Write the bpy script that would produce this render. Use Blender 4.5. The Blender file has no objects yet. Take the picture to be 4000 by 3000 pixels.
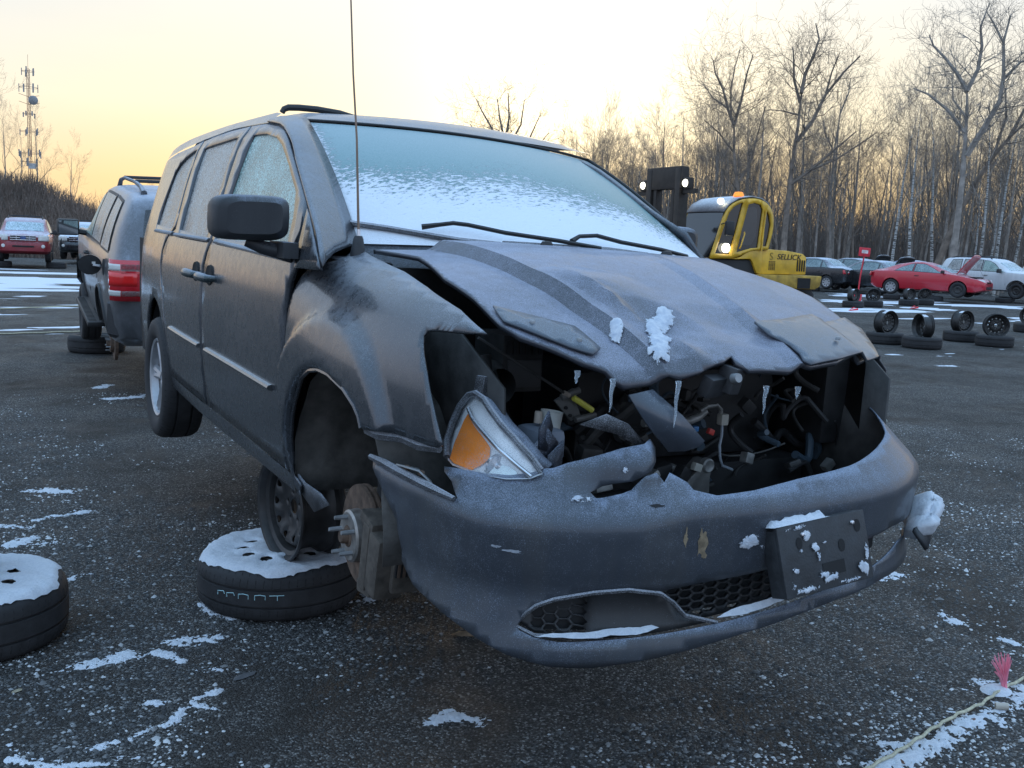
import bpy, bmesh, math, random
import numpy as np
from mathutils import Matrix, Vector
from mathutils.geometry import delaunay_2d_cdt
scene = bpy.context.scene
COL = scene.collection
rnd = random.Random(7)

# ---------------------------------------------------------------- camera, sky, sun, exposure
cam = bpy.data.cameras.new('camera'); camo = bpy.data.objects.new('camera', cam); COL.objects.link(camo)
cam.sensor_width = 36; cam.lens = 36*2161.707/2212; cam.clip_start = .05; cam.clip_end = 3000
CAM_YAW, CAM_PITCH, CAM_ROLL = .5089, -.1351, .0399
def cam_axes():
    y, p, r = CAM_YAW, CAM_PITCH, CAM_ROLL
    f = Vector((math.sin(y)*math.cos(p), math.cos(y)*math.cos(p), math.sin(p)))
    rt = Vector((math.cos(y), -math.sin(y), 0)); up = rt.cross(f)
    c, s = math.cos(r), math.sin(r)
    return c*rt+s*up, -s*rt+c*up, f
_r, _u, _f = cam_axes()
camo.matrix_world = Matrix(((_r.x,_u.x,-_f.x,-1.9051),(_r.y,_u.y,-_f.y,-2.8068),(_r.z,_u.z,-_f.z,1.4614),(0,0,0,1)))
scene.camera = camo

SUN_AZ, SUN_EL = math.radians(31.0), math.radians(4.0)      # azimuth from +Y towards +X
world = bpy.data.worlds.new('World'); scene.world = world; world.use_nodes = True
wn, wl = world.node_tree.nodes, world.node_tree.links
for n in list(wn): wn.remove(n)
sky = wn.new('ShaderNodeTexSky'); sky.sky_type = 'NISHITA'; sky.sun_disc = False
sky.sun_elevation = SUN_EL; sky.sun_rotation = SUN_AZ; sky.altitude = 200; sky.air_density = 1.0; sky.dust_density = 2.5; sky.ozone_density = 2.0
def wmath(op, a, b=0., clamp=False):
    q = wn.new('ShaderNodeMath'); q.operation = op; q.use_clamp = clamp
    for i, v in ((0, a), (1, b)):
        if hasattr(v, 'is_linked'): wl.new(v, q.inputs[i])
        else: q.inputs[i].default_value = v
    return q.outputs[0]
def wramp(fac, stops):
    q = wn.new('ShaderNodeValToRGB'); wl.new(fac, q.inputs[0]); e = q.color_ramp.elements
    while len(e) < len(stops): e.new(.5)
    for k, (p, c) in zip(e, stops): k.position = p; k.color = (*c, 1)
    return q.outputs[0]
def wmix(fac, a, b, mode='MIX'):
    q = wn.new('ShaderNodeMix'); q.data_type = 'RGBA'; q.blend_type = mode
    for i, v in ((0, fac), (6, a), (7, b)):
        if hasattr(v, 'is_linked'): wl.new(v, q.inputs[i])
        else: q.inputs[i].default_value = v if i == 0 else (*v, 1)
    return q.outputs[2]
wtc = wn.new('ShaderNodeTexCoord'); wsep = wn.new('ShaderNodeSeparateXYZ'); wl.new(wtc.outputs['Generated'], wsep.inputs[0])
el = wmath('MAXIMUM', wsep.outputs[2], 0.)
def wdot(v):
    q = wn.new('ShaderNodeVectorMath'); q.operation = 'DOT_PRODUCT'; wl.new(wtc.outputs['Generated'], q.inputs[0]); q.inputs[1].default_value = v; return q.outputs['Value']
daz = wdot((math.sin(SUN_AZ), math.cos(SUN_AZ), 0)); dsun = wmath('MAXIMUM', wdot((math.sin(SUN_AZ)*math.cos(.10), math.cos(SUN_AZ)*math.cos(.10), math.sin(.10))), 0.)
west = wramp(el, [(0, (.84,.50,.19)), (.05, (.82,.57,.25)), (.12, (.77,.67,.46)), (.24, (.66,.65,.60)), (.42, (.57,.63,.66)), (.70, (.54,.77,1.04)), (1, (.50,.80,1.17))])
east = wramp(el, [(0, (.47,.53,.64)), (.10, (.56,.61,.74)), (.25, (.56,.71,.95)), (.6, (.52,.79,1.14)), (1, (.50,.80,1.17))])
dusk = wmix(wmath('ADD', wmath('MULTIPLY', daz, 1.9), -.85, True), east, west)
glow = wmix(1., wmix(wmath('POWER', dsun, 26.), (0,0,0), (.11,.11,.09)), wmix(wmath('POWER', dsun, 130.), (0,0,0), (.34,.32,.24)), 'ADD')
nis = wmix(1., sky.outputs[0], (.012,.012,.012), 'MULTIPLY')
wmp = wn.new('ShaderNodeMapping'); wmp.inputs['Scale'].default_value = (1.5,1.5,9); wl.new(wtc.outputs['Generated'], wmp.inputs['Vector'])
wnz = wn.new('ShaderNodeTexNoise'); wnz.inputs['Scale'].default_value = 1.6; wnz.inputs['Detail'].default_value = 5; wl.new(wmp.outputs[0], wnz.inputs['Vector'])
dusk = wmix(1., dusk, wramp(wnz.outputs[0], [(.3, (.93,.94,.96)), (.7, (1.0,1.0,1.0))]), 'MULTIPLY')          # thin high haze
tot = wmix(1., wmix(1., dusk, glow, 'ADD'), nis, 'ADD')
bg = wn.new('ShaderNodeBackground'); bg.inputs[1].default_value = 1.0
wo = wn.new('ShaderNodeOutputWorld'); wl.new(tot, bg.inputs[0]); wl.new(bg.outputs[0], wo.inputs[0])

sl = bpy.data.lights.new('sun', 'SUN'); sl.energy = .3; sl.angle = math.radians(10); sl.color = (1, .72, .42)
so = bpy.data.objects.new('sun', sl); COL.objects.link(so); so.location = (10, 20, 12)
sd = Vector((math.sin(SUN_AZ)*math.cos(SUN_EL), math.cos(SUN_AZ)*math.cos(SUN_EL), math.sin(SUN_EL)))
so.rotation_euler = sd.to_track_quat('Z', 'Y').to_euler()
vs = scene.view_settings; vs.view_transform = 'Standard'; vs.look = 'None'; vs.gamma = 1; vs.use_curve_mapping = False
vs.exposure = 0.48

# ---------------------------------------------------------------- small tools
def link(o, parent=None):
    COL.objects.link(o)
    if parent is not None: o.parent = parent
    return o
def thing(name, label, cat, loc=(0,0,0), rotz=0, group=None):
    o = bpy.data.objects.new(name, None); COL.objects.link(o); o.empty_display_size = .2
    o.location = loc; o.rotation_euler = (0,0,rotz); tag(o, label, cat, group); return o
def tag(o, label=None, cat=None, group=None, kind=None):
    if label: o['label'] = label
    if cat: o['category'] = cat
    if group: o['group'] = group
    if kind: o['kind'] = kind
    return o
def copy_tree(o, parent=None):
    c = o.copy(); COL.objects.link(c)
    if parent is not None: c.parent = parent
    for ch in list(o.children): copy_tree(ch, c)
    return c
class MB:
    def __init__(s): s.v, s.f = [], []
    def add(s, v, f):
        b = len(s.v); s.v += [tuple(map(float, p)) for p in v]; s.f += [tuple(i+b for i in q) for q in f]; return s
    def box(s, lo, hi, M=None):
        (a,b,c),(d,e,g) = lo, hi
        v = [(a,b,c),(d,b,c),(d,e,c),(a,e,c),(a,b,g),(d,b,g),(d,e,g),(a,e,g)]
        if M is not None: v = [tuple(M @ Vector(p)) for p in v]
        return s.add(v, [(0,3,2,1),(4,5,6,7),(0,1,5,4),(1,2,6,5),(2,3,7,6),(3,0,4,7)])
    def cbox(s, c, size, rot=None):
        M = Matrix.Translation(c)
        if rot is not None: M = M @ (rot.to_4x4() if not isinstance(rot, (tuple, list)) else Matrix.Rotation(rot[2],4,'Z') @ Matrix.Rotation(rot[1],4,'Y') @ Matrix.Rotation(rot[0],4,'X'))
        h = [q/2 for q in size]; return s.box((-h[0],-h[1],-h[2]), h, M)
    def tube(s, pts, rad, n=8, cap=True):
        pts = [Vector(p) for p in pts]; m = len(pts)
        if not hasattr(rad, '__len__'): rad = [rad]*m
        up = None; rings = []
        for i, p in enumerate(pts):
            t = (pts[min(i+1,m-1)]-pts[max(i-1,0)])
            if t.length < 1e-9: t = Vector((0,0,1))
            t.normalize()
            if up is None:
                up = t.orthogonal().normalized()
            up = (up - t*up.dot(t))
            if up.length < 1e-6: up = t.orthogonal()
            up.normalize(); w = t.cross(up)
            rings.append([p+(up*math.cos(2*math.pi*k/n)+w*math.sin(2*math.pi*k/n))*rad[i] for k in range(n)])
        v = [q for r in rings for q in r]
        f = [(i*n+k, i*n+(k+1)%n, (i+1)*n+(k+1)%n, (i+1)*n+k) for i in range(m-1) for k in range(n)]
        if cap: f += [tuple(range(n-1,-1,-1)), tuple((m-1)*n+k for k in range(n))]
        return s.add(v, f)
    def lathe(s, prof, n=32, M=None, closed=False):
        "prof: list of (r, h) about local Z"
        v = []
        for r, h in prof:
            for k in range(n):
                a = 2*math.pi*k/n; q = Vector((r*math.cos(a), r*math.sin(a), h)); v.append(M @ q if M is not None else q)
        m = len(prof); f = []
        for i in range(m if closed else m-1):
            j = (i+1) % m
            for k in range(n): f.append((i*n+k, i*n+(k+1)%n, j*n+(k+1)%n, j*n+k))
        return s.add(v, f)
    def grid(s, P, cu=False, cv=False):
        m, n = len(P), len(P[0]); v = [q for r in P for q in r]; f = []
        for i in range(m if cu else m-1):
            for j in range(n if cv else n-1):
                f.append((i*n+j, ((i+1)%m)*n+j, ((i+1)%m)*n+(j+1)%n, i*n+(j+1)%n))
        return s.add(v, f)
    def prism(s, poly, fn, d):
        "poly 2D -> fn(p) 3D front, offset vector d"
        n = len(poly); a = [Vector(fn(p)) for p in poly]; b = [q+Vector(d) for q in a]
        return s.add(a+b, [tuple(range(n)), tuple(range(2*n-1,n-1,-1))]+[(i,i+n,(i+1)%n+n,(i+1)%n) for i in range(n)])
    def build(s, name, mat, parent=None, smooth=True, bevel=0, solid=0, subd=0, angle=None, fix=False):
        me = bpy.data.meshes.new(name); me.from_pydata(s.v, [], s.f); me.validate()
        if bevel or fix:
            bm = bmesh.new(); bm.from_mesh(me)
            bmesh.ops.recalc_face_normals(bm, faces=bm.faces)
            if bevel: bmesh.ops.bevel(bm, geom=bm.edges[:], offset=bevel, segments=2, affect='EDGES', profile=.6, clamp_overlap=True)
            bm.to_mesh(me); bm.free()
        if mat is not None: me.materials.append(mat)
        if smooth:
            me.polygons.foreach_set('use_smooth', [True]*len(me.polygons))
            try: me.set_sharp_from_angle(angle=math.radians(angle if angle else 38))
            except Exception: pass
        o = bpy.data.objects.new(name, me); link(o, parent)
        if solid:
            m = o.modifiers.new('solid', 'SOLIDIFY'); m.thickness = abs(solid); m.offset = -1 if solid > 0 else 1
        if subd:
            m = o.modifiers.new('sub', 'SUBSURF'); m.levels = subd; m.render_levels = subd
        return o
def pip(poly, X, Y):
    "vectorised point in polygon"
    inside = np.zeros(X.shape, bool); n = len(poly)
    for i in range(n):
        x1, y1 = poly[i]; x2, y2 = poly[(i+1) % n]
        c = ((y1 > Y) != (y2 > Y)); d = (y2-y1) if abs(y2-y1) > 1e-12 else 1e-12
        inside ^= c & (X < (x2-x1)*(Y-y1)/d+x1)
    return inside
def dens(poly, st, closed=True, jag=0):
    out = []; n = len(poly)
    for i in range(n if closed else n-1):
        a, b = poly[i], poly[(i+1) % n]; L = math.hypot(a[0]-b[0], a[1]-b[1]); k = max(1, int(L/st))
        for j in range(k):
            t = j/k; out.append((a[0]+(b[0]-a[0])*t+rnd.uniform(-jag,jag), a[1]+(b[1]-a[1])*t+rnd.uniform(-jag,jag)))
    if not closed: out.append(poly[-1])
    return out
def smooth_poly(poly, it=1, closed=True):
    for _ in range(it):
        out = []; n = len(poly)
        for i in range(n if closed else n-1):
            a, b = poly[i], poly[(i+1) % n]
            out += [(a[0]*.75+b[0]*.25, a[1]*.75+b[1]*.25), (a[0]*.25+b[0]*.75, a[1]*.25+b[1]*.75)]
        poly = out
    return poly
def patch2d(outline, holes=(), st=.04, lines=()):
    loops = [dens(outline, st)]+[dens(h, st) for h in holes]
    pts, edges = [], []
    for lp in loops:
        b = len(pts); pts += lp; edges += [(b+i, b+(i+1) % len(lp)) for i in range(len(lp))]
    for ln in lines:                                  # crease lines become mesh edges
        q = [p for p in dens(ln, st, False) if pip(outline, np.array([p[0]]), np.array([p[1]]))[0]]; b = len(pts); pts += q; edges += [(b+i, b+i+1) for i in range(len(q)-1)]
    xs = [p[0] for p in outline]; ys = [p[1] for p in outline]
    X, Y = np.meshgrid(np.arange(min(xs), max(xs), st), np.arange(min(ys), max(ys), st), indexing='ij')
    X = X+ (np.arange(X.shape[1]) % 2)[None, :]*st*.5
    ins = pip(outline, X, Y)
    for h in holes: ins &= ~pip(h, X, Y)
    B = np.array(pts); cand = np.stack([X[ins], Y[ins]], 1)
    if len(cand):
        keep = []
        for c in cand:
            if np.min((B[:,0]-c[0])**2+(B[:,1]-c[1])**2) > (st*.45)**2: keep.append((float(c[0]), float(c[1])))
        pts = pts+keep
    r = delaunay_2d_cdt([Vector(p) for p in pts], edges, [], 1, 1e-6)
    V = np.array([(p.x, p.y) for p in r[0]]); F = [tuple(f) for f in r[2]]
    cen = np.array([V[list(f)].mean(0) for f in F]); ok = pip(outline, cen[:,0], cen[:,1])
    for h in holes: ok &= ~pip(h, cen[:,0], cen[:,1])
    return V, [f for f, k in zip(F, ok) if k]
def patch(name, fn, outline, mat, parent=None, holes=(), st=.04, solid=.0, flip=False, lift=0, extra=None, uv=None, lines=(), sharp=None):
    V, F = patch2d(outline, holes, st, lines)
    P = np.asarray(fn(V[:,0], V[:,1]), float)
    if lift:
        e = 1e-3; du = fn(V[:,0]+e, V[:,1])-fn(V[:,0]-e, V[:,1]); dv = fn(V[:,0], V[:,1]+e)-fn(V[:,0], V[:,1]-e)
        n = np.cross(du, dv); n /= (np.linalg.norm(n, axis=1, keepdims=True)+1e-12); P = P+n*(lift if not flip else -lift)
    if extra is not None: P = extra(P, V)
    if flip: F = [f[::-1] for f in F]
    me = bpy.data.meshes.new(name); me.from_pydata(P.tolist(), [], F); me.validate()
    me.polygons.foreach_set('use_smooth', [True]*len(me.polygons)); me.materials.append(mat)
    if sharp: me.set_sharp_from_angle(angle=math.radians(sharp))
    if uv is not None:
        L = me.uv_layers.new(name='UVMap'); li = np.zeros(len(me.loops), int); me.loops.foreach_get('vertex_index', li)
        W = (V-np.array(uv[0]))/np.array(uv[1]); L.data.foreach_set('uv', W[li].astype(np.float32).ravel())
    o = bpy.data.objects.new(name, me); link(o, parent)
    if solid:
        m = o.modifiers.new('solid', 'SOLIDIFY'); m.thickness = abs(solid); m.offset = -1 if solid > 0 else 1
    return o
def noise2(x, y, seed=0, oct=4):
    "cheap value noise, vectorised, about 0..1"
    x = np.asarray(x, float); y = np.asarray(y, float); out = np.zeros(np.broadcast(x, y).shape); amp = .5; tot = 0
    for o in range(oct):
        xi = np.floor(x).astype(np.int64); yi = np.floor(y).astype(np.int64); fx = x-xi; fy = y-yi
        fx = fx*fx*(3-2*fx); fy = fy*fy*(3-2*fy)
        def h(a, b):
            n = (a*374761393+b*668265263+(seed+o)*1442695041) & 0x7fffffff
            n = ((n ^ (n >> 13))*1274126177) & 0x7fffffff
            return ((n ^ (n >> 16)) & 0xffff)/65535.
        v = (h(xi,yi)*(1-fx)+h(xi+1,yi)*fx)*(1-fy)+(h(xi,yi+1)*(1-fx)+h(xi+1,yi+1)*fx)*fy
        out = out+v*amp; tot += amp; amp *= .5; x = x*2.03+17.1; y = y*2.03+5.7
    return out/tot

# ---------------------------------------------------------------- materials
MATS = {}
class NT:
    def __init__(s, name):
        s.m = bpy.data.materials.new(name); s.m.use_nodes = True; s.t = s.m.node_tree; s.n = s.t.nodes; s.l = s.t.links
        for q in list(s.n): s.n.remove(q)
        s.out = s.n.new('ShaderNodeOutputMaterial'); s.b = s.n.new('ShaderNodeBsdfPrincipled'); s.l.new(s.b.outputs[0], s.out.inputs[0])
        s.tc = s.n.new('ShaderNodeTexCoord')
    def set(s, **k):
        for a, v in k.items():
            s.b.inputs[a.replace('_', ' ')].default_value = v
        return s
    def plug(s, node, key, val):
        if hasattr(val, 'links') or hasattr(val, 'is_linked'): s.l.new(val, node.inputs[key])
        else: node.inputs[key].default_value = val
    def math(s, op, a, b=0., c=None, clamp=False):
        q = s.n.new('ShaderNodeMath'); q.operation = op; q.use_clamp = clamp; s.plug(q, 0, a); s.plug(q, 1, b)
        if c is not None: s.plug(q, 2, c)
        return q.outputs[0]
    def noise(s, scale, detail=4, rough=.55, co=None, dist=0):
        q = s.n.new('ShaderNodeTexNoise'); q.inputs['Scale'].default_value = scale; q.inputs['Detail'].default_value = detail; q.inputs['Roughness'].default_value = rough; q.inputs['Distortion'].default_value = dist
        s.l.new(co if co is not None else s.tc.outputs['Object'], q.inputs['Vector']); return q.outputs[0]
    def vor(s, scale, co=None, feature='F1', out='Distance'):
        q = s.n.new('ShaderNodeTexVoronoi'); q.feature = feature; q.inputs['Scale'].default_value = scale
        s.l.new(co if co is not None else s.tc.outputs['Object'], q.inputs['Vector']); return q.outputs[out]
    def mapping(s, scale=(1,1,1), co=None):
        q = s.n.new('ShaderNodeMapping'); q.inputs['Scale'].default_value = scale; s.l.new(co if co is not None else s.tc.outputs['Object'], q.inputs['Vector']); return q.outputs[0]
    def ramp(s, fac, *stops):
        q = s.n.new('ShaderNodeValToRGB'); s.l.new(fac, q.inputs[0]); e = q.color_ramp.elements
        while len(e) < len(stops): e.new(.5)
        for k, (p, c) in zip(e, stops):
            k.position = p; k.color = (c, c, c, 1) if not hasattr(c, '__len__') else (c[0], c[1], c[2], 1)
        return q.outputs[0]
    def mix(s, fac, a, b):
        q = s.n.new('ShaderNodeMix'); q.data_type = 'RGBA'; s.plug(q, 0, fac)
        for i, v in ((6, a), (7, b)):
            if hasattr(v, 'is_linked'): s.l.new(v, q.inputs[i])
            else: q.inputs[i].default_value = (v[0], v[1], v[2], 1)
        return q.outputs[2]
    def bump(s, h, strength=.3, dist=.01):
        q = s.n.new('ShaderNodeBump'); q.inputs['Strength'].default_value = strength; q.inputs['Distance'].default_value = dist; s.l.new(h, q.inputs['Height']); s.l.new(q.outputs[0], s.b.inputs['Normal']); return q
    def up(s):
        g = s.n.new('ShaderNodeNewGeometry'); q = s.n.new('ShaderNodeSeparateXYZ'); s.l.new(g.outputs['Normal'], q.inputs[0]); return q.outputs[2]
def plain(name, col, rough=.5, metal=0, var=.25, scale=8, bump=0, bscale=60, coat=0, spec=.5):
    "solid material with some mottling"
    if name in MATS: return MATS[name]
    t = NT(name); n = t.noise(scale, 5)
    d = tuple(c*(1-var) for c in col); e = tuple(min(1, c*(1+var)) for c in col)
    t.l.new(t.ramp(n, (.3, d), (.7, e)), t.b.inputs['Base Color']); t.set(Roughness=rough, Metallic=metal, Coat_Weight=coat); t.b.inputs['Specular IOR Level'].default_value = spec
    t.l.new(t.math('MULTIPLY_ADD', n, .25, rough-.12), t.b.inputs['Roughness'])
    if bump: t.bump(t.noise(bscale, 4), bump, .004)
    MATS[name] = t.m; return t.m
def frosted(name, col, metal=.4, rough=.35, top=.75, side=.12, coat=.3, fcol=(.52,.56,.66), fine=420, grime=.25, dirt=(.085,.088,.092), streak=True, lo=.35):
    "car paint or plastic under hoarfrost: frost settles on faces that look up"
    if name in MATS: return MATS[name]
    t = NT(name)
    big = t.noise(3.1, 4); mid = t.noise(26, 5, .65); fin = t.noise(fine, 2, .7); up = t.up()
    upf = t.math('MULTIPLY_ADD', t.math('POWER', t.math('MAXIMUM', up, 0.), 2.2), top-side, side)   # amount by slope
    upf = t.math('MAXIMUM', upf, side)
    a = t.math('MULTIPLY_ADD', big, .42, -.21); a = t.math('ADD', upf, a)
    a = t.math('ADD', a, t.math('MULTIPLY_ADD', mid, .45, -.22))
    a = t.math('ADD', a, t.math('MULTIPLY_ADD', fin, 1.5, -.75))
    fr = t.ramp(a, (lo-.12, 0), (lo+.60, 1))
    st = t.noise(9, 4, .6, t.mapping((1,1,.12))) if streak else big
    gr = t.math('MULTIPLY', t.ramp(st, (.42, 0), (.75, 1)), grime)
    base = t.mix(gr, col, dirt)
    t.l.new(t.mix(fr, base, fcol), t.b.inputs['Base Color'])
    t.l.new(t.math('MULTIPLY_ADD', fr, -metal, metal, True), t.b.inputs['Metallic'])
    r = t.math('MULTIPLY_ADD', mid, .3, rough-.1); r = t.math('ADD', r, t.math('MULTIPLY', fr, .5), None, True)
    t.l.new(r, t.b.inputs['Roughness'])
    if coat: t.l.new(t.math('MULTIPLY_ADD', fr, -coat, coat, True), t.b.inputs['Coat Weight']); t.b.inputs['Coat Roughness'].default_value = .12
    t.bump(t.math('MULTIPLY', fr, t.math('ADD', fin, .4)), .35, .0018)
    MATS[name] = t.m; return t.m
def glassy(name, col, rough=.08, frost=.0, fcol=(.55,.62,.66), scale=170, warm=0):
    "window glass seen from outside: dark cabin behind, rime crystals on the pane"
    if name in MATS: return MATS[name]
    t = NT(name); v = t.noise(scale, 3, .6, dist=1.6); b = t.noise(4, 4)
    a = t.math('ADD', t.math('MULTIPLY_ADD', v, 2.6, -1.3+frost), t.math('MULTIPLY_ADD', b, .7, -.35)); f = t.ramp(a, (.25, 0), (.8, 1))
    t.l.new(t.mix(f, col, fcol), t.b.inputs['Base Color']); t.l.new(t.math('MULTIPLY_ADD', f, .42, rough), t.b.inputs['Roughness'])
    t.b.inputs['Specular IOR Level'].default_value = .8
    t.bump(v, .8*min(1, frost*1.5)+.02, .003); MATS[name] = t.m; return t.m
def emit(name, col, strength):
    if name in MATS: return MATS[name]
    t = NT(name); t.set(Base_Color=(*col, 1), Emission_Color=(*col, 1), Emission_Strength=strength); MATS[name] = t.m; return t.m
def snowmat():
    if 'snow' in MATS: return MATS['snow']
    t = NT('snow'); n = t.noise(110, 6, .7); g = t.noise(600, 2)
    t.l.new(t.ramp(n, (.25, (.55,.60,.68)), (.6, (.72,.75,.80))), t.b.inputs['Base Color']); t.set(Roughness=.85)
    t.b.inputs['Subsurface Weight'].default_value = .0
    t.bump(t.math('ADD', n, t.math('MULTIPLY', g, .5)), .7, .008); MATS['snow'] = t.m; return t.m
SNOW = snowmat()
def icysnow():
    "thin crusty snow: breaks up towards its edge (edge attribute = distance from the rim)"
    t = NT('crusty_snow'); q = t.n.new('ShaderNodeAttribute'); q.attribute_name = 'edge'; n = t.noise(160, 4, .7); m = t.noise(55, 4, .65); g = t.noise(600, 2)
    a = t.math('ADD', t.math('MULTIPLY', q.outputs['Fac'], 1.0), t.math('MULTIPLY_ADD', n, 1.5, -.75)); a = t.math('ADD', a, t.math('MULTIPLY_ADD', m, .9, -.45)); f = t.ramp(a, (.30, 0), (.46, 1))
    tr = t.n.new('ShaderNodeBsdfTransparent'); mx = t.n.new('ShaderNodeMixShader'); t.l.new(f, mx.inputs[0]); t.l.new(tr.outputs[0], mx.inputs[1]); t.l.new(t.b.outputs[0], mx.inputs[2]); t.l.new(mx.outputs[0], t.out.inputs[0])
    t.l.new(t.ramp(m, (.3, (.46,.52,.62)), (.65, (.72,.75,.80))), t.b.inputs['Base Color']); t.set(Roughness=.8); t.bump(t.math('ADD', n, t.math('MULTIPLY', g, .5)), .8, .006); return t.m
ICY = icysnow()
ICE = NT('ice'); ICE.set(Base_Color=(.8,.88,.95,1), Roughness=.08, IOR=1.31); ICE.b.inputs['Transmission Weight'].default_value = .75; ICE.bump(ICE.noise(90), .3, .004); ICE = ICE.m
RUBBER = plain('rubber', (.022,.022,.024), .75, var=.35, scale=20, bump=.3, bscale=130)
STEEL = plain('black_steel', (.035,.034,.034), .45, .3, var=.4, scale=14, bump=.12, bscale=60)
RUST = plain('rusty_iron', (.12,.08,.058), .8, .2, var=.5, scale=24, bump=.5, bscale=90)
CASTIRON = plain('dusty_iron', (.085,.072,.06), .85, .1, var=.4, scale=30, bump=.6, bscale=70)
BLACKPL = plain('black_plastic', (.02,.021,.023), .55, var=.3, scale=18, bump=.1)
DARK = plain('dark_cavity', (.012,.012,.013), .8, var=.4, scale=12)
CHROME = plain('bright_metal', (.62,.63,.66), .25, .9, var=.15)
ALLOY = plain('grey_alloy', (.40,.41,.43), .42, .6, var=.2, scale=15)
GALV = plain('galvanised', (.30,.31,.32), .55, .5, var=.3, scale=20, bump=.15)
SNOWS = [
  ([(-1.816, 0.21), (-1.787, 0.162), (-1.747, 0.118), (-1.705, 0.065)], 0.02),
  ([(-1.813, 0.123), (-1.741, 0.057), (-1.639, 0.01), (-1.577, -0.006), (-1.531, 0.011)], 0.021),
  ([(-1.586, 0.097), (-1.497, 0.119), (-1.433, 0.155), (-1.369, 0.175), (-1.323, 0.245), (-1.275, 0.297), (-1.208, 0.323)], 0.024),
  ([(-1.29, 0.262), (-1.265, 0.219), (-1.236, 0.196)], 0.023),
  ([(-1.233, 0.79), (-1.177, 0.774), (-1.127, 0.752)], 0.057),
  ([(-1.244, 0.809), (-1.208, 0.794)], 0.021),
  ([(-1.613, 0.682), (-1.527, 0.712)], 0.036),
  ([(-1.474, 0.714), (-1.441, 0.726), (-1.412, 0.739)], 0.035),
  ([(-1.395, 0.693), (-1.345, 0.723), (-1.296, 0.682)], 0.026),
  ([(-1.277, 0.654), (-1.258, 0.607)], 0.023),
  ([(-1.166, 0.599), (-1.145, 0.584)], 0.013),
  ([(-1.227, 0.506), (-1.184, 0.512), (-1.156, 0.475)], 0.02),
  ([(-1.436, 0.338), (-1.39, 0.317)], 0.024),
  ([(-1.519, -0.011), (-1.429, 0.016)], 0.014),
  ([(-1.083, 1.128), (-1.052, 1.023), (-0.997, 0.936), (-0.947, 0.946)], 0.03),
  ([(-1.754, 2.243), (-1.69, 2.265), (-1.622, 2.31)], 0.035),
  ([(-1.607, 2.22), (-1.539, 2.217)], 0.031),
  ([(-1.515, 1.64), (-1.488, 1.697), (-1.423, 1.677)], 0.02),
  ([(-1.107, 1.25), (-1.092, 1.244)], 0.013),
  ([(-0.771, 6.534), (-0.539, 6.586), (-0.391, 6.721)], 0.077),
  ([(-0.766, 7.231), (-0.652, 7.395)], 0.066),
  ([(-1.589, 3.301), (-1.406, 3.212)], 0.073),
  ([(-1.573, 2.658), (-1.347, 2.736)], 0.042),
  ([(-1.749, 2.608), (-1.634, 2.52)], 0.038),
  ([(-1.738, 2.231), (-1.624, 2.346)], 0.048),
  ([(-1.61, 0.713), (-1.53, 0.719)], 0.003),
  ([(-1.207, 13.368), (-0.684, 13.651), (-0.232, 13.793)], 0.32),
  ([(-0.88, 12.629), (-0.359, 12.733)], 0.243),
  ([(-0.782, 30.257), (0.274, 31.369), (1.476, 31.283)], 5.7),
  ([(-1.0, 24.037), (0.288, 25.024), (0.737, 23.888)], 1.185),
  ([(-1.025, 20.844), (-0.275, 21.464)], 0.451),
  ([(-0.75, 17.971), (0.231, 18.573)], 0.449),
  ([(-1.277, 16.155), (-0.847, 16.272)], 0.14),
  ([(0.38, -0.959), (0.528, -0.933), (0.68, -0.91), (0.848, -0.881), (1.016, -0.858), (1.138, -0.84), (1.325, -0.815)], 0.059),
  ([(1.229, -0.667), (1.212, -0.717), (1.215, -0.75), (1.311, -0.736)], 0.046),
  ([(0.543, -0.847), (0.568, -0.865), (0.603, -0.887)], 0.021),
  ([(0.694, -0.851), (0.737, -0.864)], 0.016),
  ([(0.379, -0.912), (0.451, -0.91)], 0.014),
  ([(1.699, -0.171), (1.693, -0.203), (1.675, -0.252)], 0.028),
  ([(1.124, -0.694), (1.14, -0.733)], 0.014),
  ([(1.692, -0.451), (1.691, -0.511)], 0.029),
  ([(0.915, -0.784), (0.953, -0.808)], 0.012),
  ([(1.029, -0.553), (1.055, -0.556)], 0.014),
  ([(1.853, 0.323), (1.956, 0.303)], 0.057),
  ([(1.668, -0.191), (1.662, -0.245)], 0.031),
  ([(-0.635, -0.149), (-0.573, -0.143), (-0.521, -0.217)], 0.036),
  ([(-0.615, -0.113), (-0.572, -0.108)], 0.021),
  ([(-0.368, -0.269), (-0.356, -0.291)], 0.008),
  ([(-0.568, 0.934), (-0.449, 0.931)], 0.034),
  ([(-0.447, 0.99), (-0.425, 0.993)], 0.026),
  ([(26.794, 23.78), (28.809, 22.75), (31.444, 21.777), (32.284, 19.916)], 1.924),
  ([(20.748, 18.502), (22.165, 18.028), (24.641, 18.549)], 1.186),
  ([(19.025, 15.289), (21.971, 15.619)], 0.87),
  ([(11.285, 8.257), (11.658, 7.935), (12.615, 8.198)], 0.178),
  ([(14.298, 8.861), (15.957, 8.982)], 0.301),
  ([(10.661, 6.891), (10.868, 6.853)], 0.101),
  ([(34.937, 32.539), (32.317, 27.631)], 1.619),
  ([(21.284, 13.829), (25.421, 15.32)], 0.594),
  ([(26.549, 22.473), (26.23, 19.472)], 1.228),
]
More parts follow.
